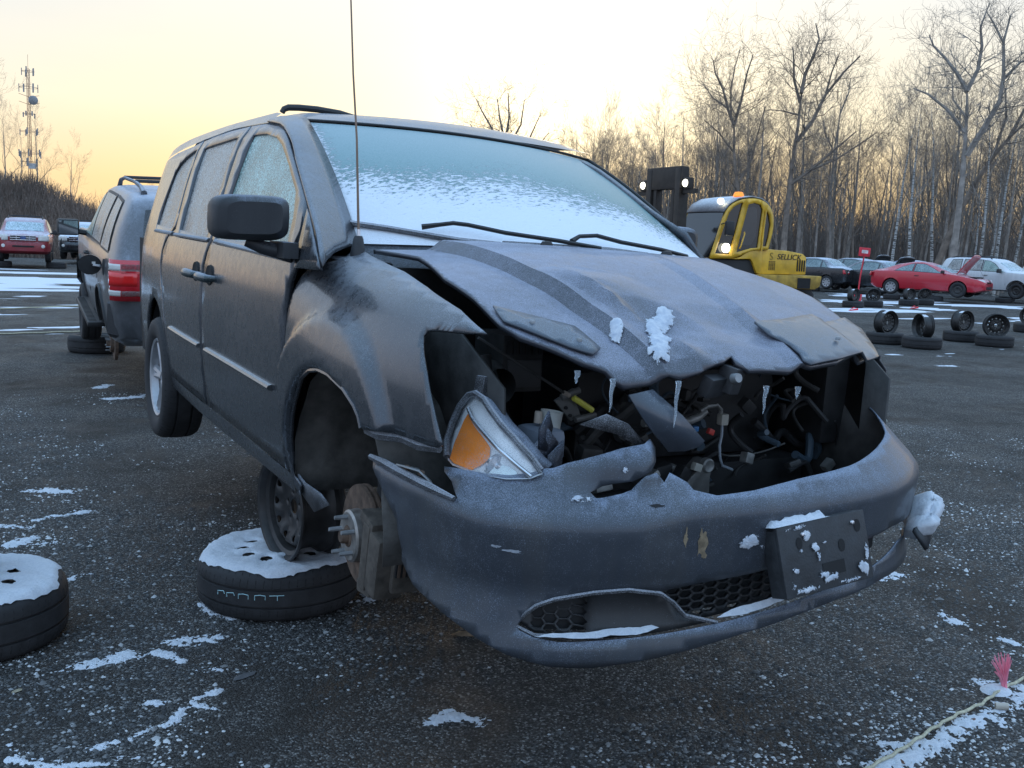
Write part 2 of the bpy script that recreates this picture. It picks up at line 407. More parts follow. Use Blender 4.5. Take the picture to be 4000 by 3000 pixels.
# ---------------------------------------------------------------- ground, gravel, snow
def ground_material():
    t = NT('gravel_lot'); co = t.tc.outputs['Object']
    fine = t.vor(150, co, 'F1', 'Color'); fd = t.vor(150, co); mid = t.noise(60, 4, .7); big = t.noise(.42, 6, .62); b2 = t.noise(3.1, 5, .65)
    sep = t.n.new('ShaderNodeSeparateColor'); t.l.new(fine, sep.inputs[0])
    stone = t.ramp(sep.outputs[0], (.0, (.020,.020,.021)), (.5, (.050,.049,.048)), (.85, (.115,.115,.115)), (1, (.36,.36,.36)))
    tone = t.ramp(t.math('ADD', t.math('MULTIPLY', big, .7), t.math('MULTIPLY', b2, .3)), (.36, (.42,.40,.38)), (.5, (.85,.83,.80)), (.66, (1.45,1.42,1.38)))
    q = t.n.new('ShaderNodeMix'); q.data_type = 'RGBA'; q.blend_type = 'MULTIPLY'; q.inputs[0].default_value = 1; t.l.new(stone, q.inputs[6]); t.l.new(tone, q.inputs[7])
    dirt = t.ramp(t.noise(.8, 5, .65, None, .6), (.50, 0), (.64, .75)); col_ = t.mix(dirt, q.outputs[2], (.030,.024,.019))
    t.l.new(col_, t.b.inputs['Base Color']); t.b.inputs['Specular IOR Level'].default_value = .35; t.l.new(t.ramp(b2, (.3, .55), (.6, .9)), t.b.inputs['Roughness'])
    h = t.math('ADD', t.math('MULTIPLY', fd, -1.0), t.math('MULTIPLY', mid, .5)); t.bump(h, .9, .012)
    return t.m
GND = ground_material()
g = MB().add([(-900,-300,0),(900,-300,0),(900,1500,0),(-900,1500,0)], [(0,1,2,3)]).build('ground', GND, None, False); tag(g, 'dark gravel and asphalt lot with frost', 'ground', kind='structure')

def gravel():
    n = 95000; R = np.random.RandomState(3)
    r = 2.3+7.5*R.rand(n)**1.6; a = CAM_YAW+math.radians(31)*(2*R.rand(n)-1)
    x = -1.905+r*np.sin(a); y = -2.807+r*np.cos(a); s = .0034+.0066*R.rand(n)**1.9+.008*(R.rand(n) > .985)
    keep = noise2(x*1.3, y*1.3, 5, 5) > .30+.30*R.rand(n); x, y, s = x[keep], y[keep], s[keep]; n = len(x)
    base = np.array([(1,0,0),(.3,.95,0),(-.8,.6,0),(-.8,-.6,0),(.3,-.95,0),(0,0,.75)]); F = np.array([(0,1,5),(1,2,5),(2,3,5),(3,4,5),(4,0,5)])
    ang = R.rand(n)*6.283; ca, sa = np.cos(ang), np.sin(ang); j = 1+.5*(R.rand(n,6,3)-.5)
    P = base[None]*j*s[:,None,None]; P[:,:,1] *= (.55+.45*R.rand(n))[:,None]; P[:,:,2] *= (.5+.6*R.rand(n))[:,None]
    X = P[:,:,0]*ca[:,None]-P[:,:,1]*sa[:,None]+x[:,None]; Y = P[:,:,0]*sa[:,None]+P[:,:,1]*ca[:,None]+y[:,None]; Zc = P[:,:,2]+.0005
    V = np.stack([X,Y,Zc],-1).reshape(-1,3).astype(np.float32); FF = (F[None]+np.arange(n)[:,None,None]*6).reshape(-1,3).astype(np.int32)
    me = bpy.data.meshes.new('gravel'); me.vertices.add(len(V)); me.vertices.foreach_set('co', V.ravel())
    me.loops.add(len(FF)*3); me.loops.foreach_set('vertex_index', FF.ravel()); me.polygons.add(len(FF)); me.polygons.foreach_set('loop_start', np.arange(0,len(FF)*3,3)); me.update(); me.validate()
    at = me.attributes.new('tone', 'FLOAT', 'POINT'); at.data.foreach_set('value', np.repeat(np.where((noise2(x*2.3, y*2.3, 21, 5) > .60) & (R.rand(n) < .28), 1., R.rand(n)*.96),6).astype(np.float32))
    t = NT('pebbles'); q = t.n.new('ShaderNodeAttribute'); q.attribute_name = 'tone'
    t.l.new(t.ramp(q.outputs['Fac'], (0,(.022,.022,.023)), (.5,(.065,.065,.066)), (.8,(.17,.17,.17)), (1,(.55,.56,.57))), t.b.inputs['Base Color']); t.set(Roughness=.75)
    me.materials.append(t.m); o = link(bpy.data.objects.new('gravel', me)); tag(o, 'loose gravel pebbles scattered over the dark lot', 'gravel', kind='stuff')
gravel()

def seg_dist(X, Y, pts):
    d = np.full(X.shape, 1e9)
    for (x1,y1),(x2,y2) in zip(pts[:-1], pts[1:]):
        dx, dy = x2-x1, y2-y1; t = np.clip(((X-x1)*dx+(Y-y1)*dy)/(dx*dx+dy*dy+1e-12), 0, 1)
        d = np.minimum(d, np.hypot(X-x1-t*dx, Y-y1-t*dy))
    return d
def snow_ground():
    V, F = [], []; base = 0
    for k, (pts, w) in enumerate(SNOWS):
        xs = [p[0] for p in pts]; ys = [p[1] for p in pts]; m = w*2.2
        if len(pts) == 1: pts = pts*2
        st = max(.0045, min(w/8., .10)); far = w > .12
        X, Y = np.meshgrid(np.arange(min(xs)-m, max(xs)+m, st), np.arange(min(ys)-m, max(ys)+m, st), indexing='ij')
        X = X+(rnd.random()-.5)*st
        if X.size > 90000 or X.size == 0: continue
        d = seg_dist(X, Y, pts)/w
        fs = .55/w if far else 26.
        ax_, ay_ = (.35, 1.7) if far else (1., 1.)
        n1 = noise2(X*fs*.45*ax_+k*7, Y*fs*.45*ay_, k, 3); n2 = noise2(X*fs*1.9*ax_, Y*fs*1.9*ay_+k*3, k+9, 5)
        n3 = noise2(X*160, Y*160, k+31, 2) if not far else .5
        h = (.80 if far else 1.02)-d+(n1-.5)*1.8+(n2-.5)*(3.2 if far else 2.0)+(n3-.5)*1.4
        Z = np.clip(h, -1, 1.4)*min(.0075, w*.3)-.0035
        keep = Z > -.0035; q = keep[:-1,:-1] | keep[1:,:-1] | keep[1:,1:] | keep[:-1,1:]
        idx = np.arange(X.size).reshape(X.shape); a = idx[:-1,:-1][q]; b = idx[1:,:-1][q]; c = idx[1:,1:][q]; e = idx[:-1,1:][q]
        used = np.zeros(X.size, bool)
        for z in (a,b,c,e): used[z] = True
        rm = np.cumsum(used)-1; V.append(np.stack([X.ravel(),Y.ravel(),Z.ravel()],1)[used]); F.append(np.stack([rm[a],rm[b],rm[c],rm[e]],1)+base); base += used.sum()
    V = np.concatenate(V); F = np.concatenate(F)
    me = bpy.data.meshes.new('snow_patches'); me.from_pydata(V.tolist(), [], F.tolist()); me.polygons.foreach_set('use_smooth', [True]*len(me.polygons)); me.materials.append(SNOW)
    tag(link(bpy.data.objects.new('snow_patches', me)), 'thin ragged patches of old snow lying on the gravel', 'snow', kind='stuff')
snow_ground()
def crm(xs,ys,x):
    "cubic hermite through (xs,ys); ys may be (n,...) ; x array"
    xs=np.asarray(xs,float); ys=np.asarray(ys,float); x=np.clip(np.asarray(x,float),xs[0],xs[-1])
    m=np.gradient(ys,xs,axis=0)
    i=np.clip(np.searchsorted(xs,x,side='right')-1,0,len(xs)-2)
    h=xs[i+1]-xs[i]; t=(x-xs[i])/h
    a=(2*t**3-3*t**2+1)*ys[i]+(t**3-2*t**2+t)*h*m[i]+(-2*t**3+3*t**2)*ys[i+1]+(t**3-t**2)*h*m[i+1]
    return a
ZD=[.20,.30,.42,.60,.75,.90,1.0,1.06,1.15,1.28,1.42,1.52,1.58,1.64]
WD=[.900,.945,.965,.982,.985,.980,.972,.960,.935,.897,.852,.812,.770,.690]
def Sd(y,z):
    w=crm(ZD,WD,z); k=crm([-2,.3,1,2.4,3.2,3.8,4.1,5],[1,1,1,.998,.972,.92,.85,.7],y)
    return w*k
YF=[-1.1,-.95,-.8,-.6,-.4,0,.4,.6]
ZF=[.20,.35,.5,.65,.75,.85,.92,.98,1.03,1.07,1.10,1.14]
WF=np.array([
 [.70,.72,.73,.73,.72,.70,.67,.62,.56,.50,.45,.40],
 [.82,.835,.84,.84,.835,.82,.79,.73,.66,.60,.55,.50],
 [.885,.90,.905,.905,.90,.885,.86,.80,.72,.65,.60,.55],
 [.925,.94,.945,.945,.94,.925,.90,.855,.78,.70,.65,.60],
 [.94,.955,.965,.97,.965,.95,.925,.89,.83,.74,.68,.62],
 [.93,.95,.97,.98,.982,.972,.955,.925,.88,.815,.74,.66],
 [.92,.95,.97,.982,.985,.981,.972,.955,.925,.88,.82,.74],
 [.92,.95,.97,.983,.985,.982,.975,.965,.945,.91,.86,.78]])
def Sf(y,z):
    y=np.asarray(y,float);z=np.asarray(z,float)
    cols=np.stack([crm(ZF,WF[k],z) for k in range(len(YF))],0)
    sh=cols.shape[1:]; c=cols.reshape(len(YF),-1); yy=np.broadcast_to(y,sh).ravel()
    m=np.gradient(c,YF,axis=0); xs=np.array(YF); yc=np.clip(yy,xs[0],xs[-1])
    i=np.clip(np.searchsorted(xs,yc,side='right')-1,0,len(xs)-2); h=xs[i+1]-xs[i];t=(yc-xs[i])/h; n=np.arange(c.shape[1])
    w=(2*t**3-3*t**2+1)*c[i,n]+(t**3-2*t**2+t)*h*m[i,n]+(-2*t**3+3*t**2)*c[i+1,n]+(t**3-t**2)*h*m[i+1,n]
    w=w.reshape(sh)
    r=np.hypot(y+.01,z-.385)
    flare=.026*np.clip((r-.36)/.03,0,1)*np.clip((.555-r)/.03,0,1)*np.clip((z-.30)/.2,0,1)
    return w+flare
def side(y,z): return np.stack([-Sd(y,z),y+0*z,z+0*y],-1)
def fend(y,z): return np.stack([-Sf(y,z),y+0*z,z+0*y],-1)
def gs(x,y,cx,cy,sx,sy): return np.exp(-((x-cx)/sx)**2-((y-cy)/sy)**2)
def Hz(x,y):
    f=crm([-1.1,-.95,-.8,-.66,-.5,-.3,0,.2,.6],[-.40,-.335,-.245,-.18,-.125,-.065,-.012,0,.01],y)
    z=1.105+f+.03*(1-(x/.75)**2)
    # raised centre between the two creases
    xl=np.interp(y,[-1,-.6,.3],[-.40,-.46,-.60]); xr=-xl
    st=lambda t: t
    k=st(np.clip((x-xl)/.035,0,1))*st(np.clip((xr-x)/.035,0,1))
    z=z+.034*k
    t=np.clip((.3-y)/.7,0,1)
    z=z-.085*t*np.clip((x+.55)/1.3,0,2)**1.1
    return z
def hood(x,y): return np.stack([x+0*y,y+0*x,Hz(x,y)],-1)
def wind(u,v):
    b=np.stack([.75*u,.42-.33*(1-u*u),1.11+.02*(1-u*u)],-1)
    t=np.stack([.67*u-.02,1.21-.17*(1-u*u),1.557-.02*u+.012*(1-u*u)],-1)
    v=np.asarray(v)[...,None]
    q=b+(t-b)*v
    bul=.03*4*v*(1-v)
    return q+bul*np.array([0,-.55,.8])
# bumper: u in [-1.25,1.25] plan param, z
UB=[-1.35,-1.2,-1.0,-.85,-.7,-.5,-.25,0,.25,.5,.7,.85,1.0,1.2,1.35]
XB=[-.955,-.95,-.925,-.86,-.74,-.53,-.27,0,.27,.51,.69,.81,.875,.905,.915]
YB=[-.30,-.42,-.62,-.765,-.865,-.945,-.99,-1.0,-.97,-.875,-.745,-.61,-.47,-.34,-.25]
ZB=[.10,.14,.18,.22,.26,.31,.36,.41,.46,.52,.552,.565,.60,.64,.68,.74,.82]
OB=[.10,.035,-.008,-.012,.0,.012,.018,.008,.003,.0,.000,.010,.045,.085,.125,.19,.28]
def offin(u,o,z):
    x=crm(UB,XB,u); y=crm(UB,YB,u); e=1e-3
    dx=(crm(UB,XB,u+e)-crm(UB,XB,u-e)); dy=(crm(UB,YB,u+e)-crm(UB,YB,u-e)); n=np.hypot(dx,dy)+1e-12
    return np.stack([x-dy/n*o,y+dx/n*o,z+0*u],-1)
def bump(u,z):
    dz=.028*np.clip((u+1.0)/.15,0,1)*np.clip((-.35-u)/.15,0,1)*np.clip((z-.46)/.06,0,1)
    return offin(u,crm(ZB,OB,z+dz),z)
def lens(u,z): return offin(u,.05+(z-.55)*.55,z)
def insert(u,z): return offin(u,.085+0*z,z)
# ---------------------------------------------------------------- wheels
def rim_disc_mesh(nh=12, hr=.0155, ring=.128, R=.168, lug=True, h=lambda r: .030+.022*np.clip((r-.09)/.04,0,1)-.03*np.clip((r-.15)/.02,0,1)):
    circ = lambda cx, cy, r, n: [(cx+r*math.cos(2*math.pi*k/n), cy+r*math.sin(2*math.pi*k/n)) for k in range(n)]
    holes = [circ(ring*math.cos(2*math.pi*k/nh), ring*math.sin(2*math.pi*k/nh), hr, 10) for k in range(nh)]+[circ(0,0,.030,14)]
    if lug: holes += [circ(.057*math.cos(2*math.pi*(k+.3)/5), .057*math.sin(2*math.pi*(k+.3)/5), .0075, 6) for k in range(5)]
    V, F = patch2d(circ(0,0,R,40), holes, .022)
    r = np.hypot(V[:,0], V[:,1]); return [(x,y,z) for (x,y),z in zip(V.tolist(), h(r).tolist())], F, holes
_disc = {}
def steel_rim(parent, mat=None, sc=1., nh=12, name='rim', rusty=False, hr=.0155, ring=.128, R=.168):
    "barrel and pierced disc, axis local Z, face towards +Z"
    key = (nh, hr, ring, R)
    if key not in _disc: _disc[key] = rim_disc_mesh(nh, hr, ring, R)
    v, f, holes = _disc[key]
    m = MB()
    prof = [(.200,.092),(.212,.096),(.217,.090),(.213,.082),(.199,.078),(.196,.066),(.180,.058),(.172,.03),(.170,-.02),(.176,-.045),(.194,-.060),(.197,-.078),(.213,-.083),(.217,-.090),(.212,-.096),(.202,-.092),(.192,-.075),(.188,-.060),(.170,-.046),(.164,-.02),(.166,.03),(.174,.06),(.190,.068),(.194,.08)]
    m.lathe(prof, 44, closed=True)
    o = m.build(name, mat or STEEL, parent); o.scale = (sc, sc, sc)
    d = MB().add(v, f).build('rim_disc', mat or STEEL, o, solid=.006)
    return o
def tyre(parent, ro=.325, ri=.205, w=.19, mat=None, name='tyre', n=56):
    h = w/2; m = MB()
    prof = [(ri,h*.80),(ri+.012,h*.93),(ri+.035,h*1.02),(ro-.05,h*1.06),(ro-.02,h*.98),(ro-.006,h*.80),(ro,h*.55),(ro,h*.42),(ro-.009,h*.40),(ro-.009,h*.33),(ro+.002,h*.31),(ro+.002,-h*.31),(ro-.009,-h*.33),(ro-.009,-h*.40),(ro,-h*.42),(ro,-h*.55),(ro-.006,-h*.80),(ro-.02,-h*.98),(ro-.05,-h*1.06),(ri+.035,-h*1.02),(ri+.012,-h*.93),(ri,-h*.80)]
    m.lathe(prof[::-1], n)
    o = m.build(name, mat or RUBBER, parent, angle=50)
    if n > 50:
        g = MB()
        for k in range(64):
            a = 2*math.pi*k/64
            for s0, s1 in ((.98,.46),(-.46,-.98)):
                g.tube([((ro-(.022 if abs(q) > .9 else .0015 if abs(q) < .6 else .006))*math.cos(a+.03*q), (ro-(.022 if abs(q) > .9 else .0015 if abs(q) < .6 else .006))*math.sin(a+.03*q), h*q) for q in (s0, (s0+s1)/2, s1)], .0032, 4, False)
        tag(g.build('tread_sipes', DARK, o), kind='stuff')
    return o
def lying_wheel(x, y, label, group, ro=.325, w=.19, snow=0, nh=12, rim=True, rotz=0, z=0, cat='wheel'):
    t = thing('lying_wheel', label, cat, (x, y, z), rotz, group)
    a = tyre(t, ro, ro*.63, w); a.location = (0,0,w*.53)
    if rim:
        r = steel_rim(t, sc=ro/.325*.985, nh=nh, hr=.022, ring=.150, R=.188) if snow else steel_rim(t, sc=ro/.325*.985, nh=nh); r.location = (0,0,w*.53-.01)
        if snow: r.children[0].location = (0,0,.058)
    if snow:
        sc = ro/.325; R = .309*sc
        holes = [[(.148*sc*math.cos(2*math.pi*k/nh)+.0245*math.cos(q*.7)*(.95+.15*rnd.random()), .148*sc*math.sin(2*math.pi*k/nh)+.0245*math.sin(q*.7)*(.95+.15*rnd.random())) for q in range(9)] for k in range(nh)]
        out = [(R*(1+.04*math.sin(5*q)+rnd.uniform(-.03,.03))*math.cos(q), R*(1+.04*math.sin(5*q)+rnd.uniform(-.03,.03))*math.sin(q)) for q in np.linspace(0,6.283,70)[:-1]]
        cen = [(.045*math.cos(q)*(1+.3*rnd.random())+.01, .04*math.sin(q)*(1+.3*rnd.random())) for q in np.linspace(0,6.283,12)[:-1]]
        def fn(u, v):
            r = np.hypot(u, v)/sc
            zz = np.interp(r, [0,.07,.11,.16,.185,.205,.24,.28,.30,.32], [.198,.200,.207,.205,.198,.198,.202,.203,.199,.186])*(w/.19)
            return np.stack([u, v, zz], -1)
        EE = np.array(dens(out,.01)+[p for h in holes+[cen] for p in h])
        def ex(P, V):
            d = np.concatenate([np.sqrt(((c[:,None,:]-EE[None])**2).sum(-1)).min(1) for c in np.array_split(V, 12) if len(c)])
            P[:,2] += snow*1.5*(1-np.exp(-d/.011))*(.45+1.1*noise2(V[:,0]*22, V[:,1]*22, 3, 4)); P[:,2] += .004*(noise2(V[:,0]*90, V[:,1]*90, 8, 2)-.5); return P
        patch('snow', fn, out, SNOW, t, holes+[cen], .0095, 0, extra=ex)
    return t
def standing_rim(x, y, yaw, label, group, z=.17, sc=1., nh=12, tilt=0, snow=True, face=1):
    t = thing('standing_rim', label, 'wheel rim', (x, y, z+.217*sc), 0, group)
    t.rotation_euler = (math.pi/2*face+tilt, 0, yaw)
    steel_rim(t, sc=sc, nh=nh)
    if snow:
        m = MB(); P = []
        Minv = t.rotation_euler.to_matrix().inverted(); up = Minv @ Vector((0,0,1)); a0 = math.atan2(up.y, up.x)
        for i in range(9):
            a = a0+(i-4)*.10; rr = .176+.010*math.sin(math.pi*i/8)
            P.append([(sc*(rr+ (.012 if abs(k)<.045 else .0)*math.sin(math.pi*i/8))*math.cos(a), sc*(rr+(.012 if abs(k)<.045 else .0)*math.sin(math.pi*i/8))*math.sin(a), k*sc) for k in (-.052,-.03,0,.02,.045)])
        m.grid(P); m.build('snow', SNOW, t)
    return t

def snow_on(fn, poly, th, parent, st=.008, flip=False, jag=.16):
    "snow lump draped on a surface: ragged edge, thickness dies out at the rim"
    q = dens(smooth_poly(poly, 2), st*.9); c = np.mean(np.array(q), 0); k = rnd.randrange(999); out = []
    for x, y in q:
        d = (np.array([x,y])-c); a = math.atan2(d[1], d[0]); L = math.hypot(*d); f = 1+jag*2*(float(noise2(np.array(x*55),np.array(y*55),k,4))-.5)*2.2; out.append((float(c[0]+d[0]*f), float(c[1]+d[1]*f)))
    E_ = np.array(out)
    def ex(P, V):
        e = 1e-3; du = fn(V[:,0]+e, V[:,1])-fn(V[:,0]-e, V[:,1]); dv = fn(V[:,0], V[:,1]+e)-fn(V[:,0], V[:,1]-e); n = np.cross(du, dv); n /= (np.linalg.norm(n, axis=1, keepdims=True)+1e-12)
        if flip: n = -n
        d = np.sqrt(((V[:,None,:]-E_[None])**2).sum(-1)).min(1); h = th*(1-np.exp(-d/(th*.9)))*(.55+.9*noise2(V[:,0]*70,V[:,1]*70,k+3,3))+.0012
        return P+n*h[:,None]
    keep = {}
    def ex2(P, V):
        keep['d'] = np.clip(np.sqrt(((V[:,None,:]-E_[None])**2).sum(-1)).min(1)/.014, 0, 1); return ex(P, V)
    o = patch('snow', fn, out, ICY, parent, (), st, 0, flip, extra=ex2)
    if len(o.data.vertices) == len(keep['d']):
        at_ = o.data.attributes.new('edge', 'FLOAT', 'POINT'); at_.data.foreach_set('value', keep['d'].astype(np.float32))
    return o
# ---------------------------------------------------------------- the wrecked minivan
PAINT = frosted('grey_paint', (.052,.058,.068), metal=.5, rough=.23, top=.55, side=.06, coat=.5, grime=.35, dirt=(.078,.080,.083), fcol=(.44,.47,.54))
HOODP = frosted('hood_paint', (.050,.052,.064), metal=.35, rough=.33, top=.66, side=.02, coat=.4, fine=420, grime=.2, fcol=(.40,.42,.52), lo=.36)
BUMPP = frosted('bumper_paint', (.048,.056,.070), metal=.2, rough=.42, top=.66, side=.12, coat=.25, grime=.6, dirt=(.085,.085,.085), fcol=(.36,.42,.54), lo=.36)
TRIM = frosted('frosted_trim', (.03,.031,.034), metal=0, rough=.5, top=.9, side=.30, coat=0, fcol=(.45,.47,.52))
PLAST = frosted('frosted_black_plastic', (.022,.024,.028), metal=0, rough=.5, top=.55, side=.0, coat=0, fcol=(.40,.45,.55))
MOLD = frosted('molding_paint', (.11,.115,.12), .6, .25, .8, .12, .4, fcol=(.55,.55,.56))
WINF = glassy('rimed_green_glass', (.08,.17,.155), .22, .40, (.66,.86,.80), 120)  # rime colour kept pale to stand for sky light passing through the pane
WINS = glassy('rimed_dark_glass', (.08,.08,.078), .22, .38, (.72,.72,.68), 120)  # same here: light through the frosted pane is put into the colour
def windshield_material():
    t = NT('snowy_windshield'); uv = t.tc.outputs['UV']; s = t.n.new('ShaderNodeSeparateXYZ'); t.l.new(uv, s.inputs[0])
    u, v = s.outputs[0], s.outputs[1]
    n1 = t.noise(2.2, 3); n2 = t.noise(70, 5, .72, t.mapping((.55,1.4,1.4))); n3 = t.noise(300, 2, .7)
    a = t.math('MULTIPLY_ADD', v, -2.4, 1.62)                                   # snow clings to the lower part
    a = t.math('ADD', a, t.math('MULTIPLY_ADD', n1, 1.1, -.55)); a = t.math('ADD', a, t.math('MULTIPLY_ADD', n2, 2.6, -1.3))
    e = t.math('MULTIPLY', t.math('GREATER_THAN', .045, u), .0)
    edge = t.math('MULTIPLY_ADD', u, -14., .75); a = t.math('MAXIMUM', a, t.math('ADD', edge, t.math('MULTIPLY_ADD', n2, 2.2, -1.1)))
    # bare towards the driver side
    a = t.math('SUBTRACT', a, t.math('MULTIPLY', t.math('MAXIMUM', t.math('SUBTRACT', u, .55), 0.), 1.3))
    f = t.ramp(a, (.40, 0), (.62, 1))
    rim = t.ramp(t.math('ADD', t.math('MULTIPLY_ADD', n3, 1.6, -.8), t.math('MULTIPLY', v, .75)), (.2, 0), (.9, 1))
    glass = t.mix(rim, (.12,.25,.25), (.32,.42,.45))
    t.l.new(t.mix(f, glass, (.80,.84,.90)), t.b.inputs['Base Color']); t.l.new(t.math('MULTIPLY_ADD', f, .45, .38), t.b.inputs['Roughness'])
    t.bump(t.math('MULTIPLY', f, t.math('ADD', n2, .3)), .6, .012); return t.m
WSH = windshield_material()

van = thing('minivan', 'wrecked dark grey frosted minivan with crumpled hood and smashed front', 'minivan')
van.matrix_world = Matrix(((0.999945,0,0.010482,0),(0.000241,0.999735,-0.023029,0),(-0.010479,0.023031,0.99968,.31618),(0,0,0,1)))
KD = .86
def mir(fn):                                   # the driver side is pushed in by the crash, more so above the belt
    def g(u, v):
        q = np.array(fn(u, v)); q[...,0] *= -(.86-.17*np.clip((q[...,2]-1.0)/.3,0,1)); return q
    return g

# body side, passenger
FD = [(.41,.36),(.425,.65),(.432,.9),(.42,.985),(.40,1.038),(.425,1.13),(.45,1.23),(.568,1.290),(.751,1.380),(.974,1.486),(1.08,1.522),(1.199,1.545),(1.453,1.571),(1.70,1.578),(1.66,1.30),(1.615,1.09),(1.655,.97),(1.662,.9),(1.648,.7),(1.635,.36)]
FW = [(1.545,1.53),(1.325,1.523),(1.137,1.498),(1.012,1.463),(.821,1.382),(.62,1.283),(.56,1.20),(.53,1.105),(1.555,1.09)]
SDR = [(1.65,.36),(1.664,.7),(1.678,.9),(1.672,.975),(1.633,1.09),(1.678,1.3),(1.718,1.578),(2.09,1.578),(2.42,1.565),(2.60,1.556),(2.555,1.3),(2.49,1.105),(2.63,1.065),(2.718,.985),(2.728,.875),(2.64,.765),(2.57,.62),(2.545,.45),(2.55,.36)]
SW = [(1.80,1.535),(2.47,1.513),(2.37,1.105),(1.715,1.09)]
arc = lambda cy, cz, r, a0, a1, n: [(cy+r*math.cos(math.radians(a0+(a1-a0)*k/n)), cz+r*math.sin(math.radians(a0+(a1-a0)*k/n))) for k in range(n+1)]
QP = [(2.742,.875),(2.732,.985),(2.645,1.072),(2.505,1.108),(2.57,1.3),(2.615,1.556),(2.85,1.540),(3.3,1.525),(3.75,1.49),(3.88,1.30),(3.96,1.1),(4.0,.8),(3.98,.45),(3.9,.33),(3.36,.33)]+arc(2.95,.32,.405,5,172,20)+[(2.585,.62),(2.655,.765)]
QW = [(2.665,1.518),(2.926,1.474),(3.02,1.45),(3.10,1.405),(3.15,1.25),(3.17,1.115),(2.585,1.108)]
ROCK = [(.33,.29),(.37,.352),(1.0,.352),(2.56,.352),(2.57,.285),(1.5,.275)]
SAIL = [(.13,1.045),(.392,1.036),(.415,1.13),(.438,1.228),(.395,1.205)]
for side_fn, drv in ((side, False), (mir(side), True)):
    flip = not drv
    d1 = patch('front_door', side_fn, FD, PAINT, van, [FW], .05, .02, flip)
    d2 = patch('sliding_door', side_fn, SDR, PAINT, van, [SW], .05, .02, flip)
    qp = patch('quarter_panel', side_fn, QP, PAINT, van, [QW], .05, .02, flip)
    inn = (lambda fn: (lambda u, v: fn(u, v)+np.array([.012 if not drv else -.012,0,0])))(side_fn)
    grow = lambda poly, k=1.03: [((y-sum(p[0] for p in poly)/len(poly))*k+sum(p[0] for p in poly)/len(poly), (z-sum(p[1] for p in poly)/len(poly))*k+sum(p[1] for p in poly)/len(poly)) for y, z in poly]
    patch('window', inn, grow(FW), WINF, d1, (), .06, 0, flip); patch('window', inn, grow(SW), WINS, d2, (), .06, 0, flip); patch('window', inn, grow(QW), WINS, qp, (), .06, 0, flip)
    patch('rocker_panel', side_fn, ROCK, PAINT, van, (), .05, 0, flip, lift=-.004)
    if not drv: patch('sail_panel', side_fn, SAIL, PAINT, van, (), .04, .01, flip)
    sg = -1 if not drv else 1
    def strip(name, mat, par, ya, yb, z0, z1, out=.012, st=.1, zf=None):
        P = []
        for y in np.arange(ya, yb+.001, st):
            zz0, zz1 = (z0, z1) if zf is None else (z0+zf(y), z1+zf(y)); w0, w1 = float(Sd(y, zz0))*(KD if drv else 1), float(Sd(y, zz1))*(KD if drv else 1)
            P.append([(sg*(w0-.006), y, zz0), (sg*(w0+out*.8), y, zz0+.004), (sg*((w0+w1)/2+out), y, (zz0+zz1)/2), (sg*(w1+out*.7), y, zz1-.004), (sg*(w1-.006), y, zz1)])
        m = MB().grid(P); m.add(P[0], [(0,1,2,3,4)]); m.add(P[-1], [(4,3,2,1,0)]); return m.build(name, mat, par)
    zb = lambda y: .022*min(1, max(0, (y-.4)/1.2))
    if drv: continue
    strip('belt_molding', TRIM, d1, .44, 1.59, 1.046, 1.068, .012, .1, zb); strip('belt_molding', TRIM, d2, 1.66, 2.46, 1.068, 1.090, .012, .1); strip('belt_molding', TRIM, qp, 2.54, 3.2, 1.071, 1.093, .010, .1)
    strip('body_molding', MOLD, d1, .55, 1.60, .606, .630, .018); strip('body_molding', MOLD, d2, 1.69, 2.47, .606, .630, .018)
    # B pillar and divider, black, behind the doors
    for ya, yb in ((1.58,1.76),(2.46,2.64)):
        P = [[(sg*(float(Sd(y+(z-1.1)*.2, z))*(KD if drv else 1)-.008), y+(z-1.1)*.13, z) for y in (ya, (ya+yb)/2, yb)] for z in np.linspace(1.08,1.57,7)]
        MB().grid(P).build('pillar_trim', BLACKPL, van)
    # handles
    for par, y in ((d1, 1.54), (d2, 1.81)):
        w = float(Sd(y, .93))*(KD if drv else 1); h = MB().tube([(sg*(w-.005),y-.085,.925),(sg*(w+.03),y-.075,.925),(sg*(w+.042),y-.03,.928),(sg*(w+.042),y+.03,.928),(sg*(w+.03),y+.075,.925),(sg*(w-.005),y+.085,.925)], [.012,.017,.019,.019,.017,.012], 10).build('handle', frosted('handle_paint', (.05,.07,.075), .5, .25, .7, .15), par)
        MB().lathe([(.0,-.0005),(.03,0),(.042,.004),(.045,-.004)], 18, Matrix.Translation((sg*(w+.001), y, .935)) @ Matrix.Rotation(sg*math.pi/2, 4, 'Y') @ Matrix.Scale(1.4,4,(0,1,0))).build('handle_recess', DARK, par)

# inner shell so that the cabin and floor are closed
sh = MB(); P = []
for y in (.45,1.2,2.2,3.2,3.9): P.append([(-.88,y,.32),(-.90,y,.7),(-.90,y,1.02),(0,y,1.04),(.78,y,1.02),(.78,y,.7),(.76,y,.32),(0,y,.30)])
sh.grid(P, False, True).build('inner_shell', DARK, van)
MB().box((-.86,.46,.30),(.75,3.9,.325)).build('floor_pan', DARK, van)
patch('tailgate', lambda u, v: np.stack([u, 3.97-.28*np.clip(v-1.0,0,1)**1.3-.12*(u/.9)**2, v], -1), [(-.86,.35),(.86,.35),(.82,1.05),(.70,1.55),(-.70,1.55),(-.82,1.05)], PAINT, van, (), .08)

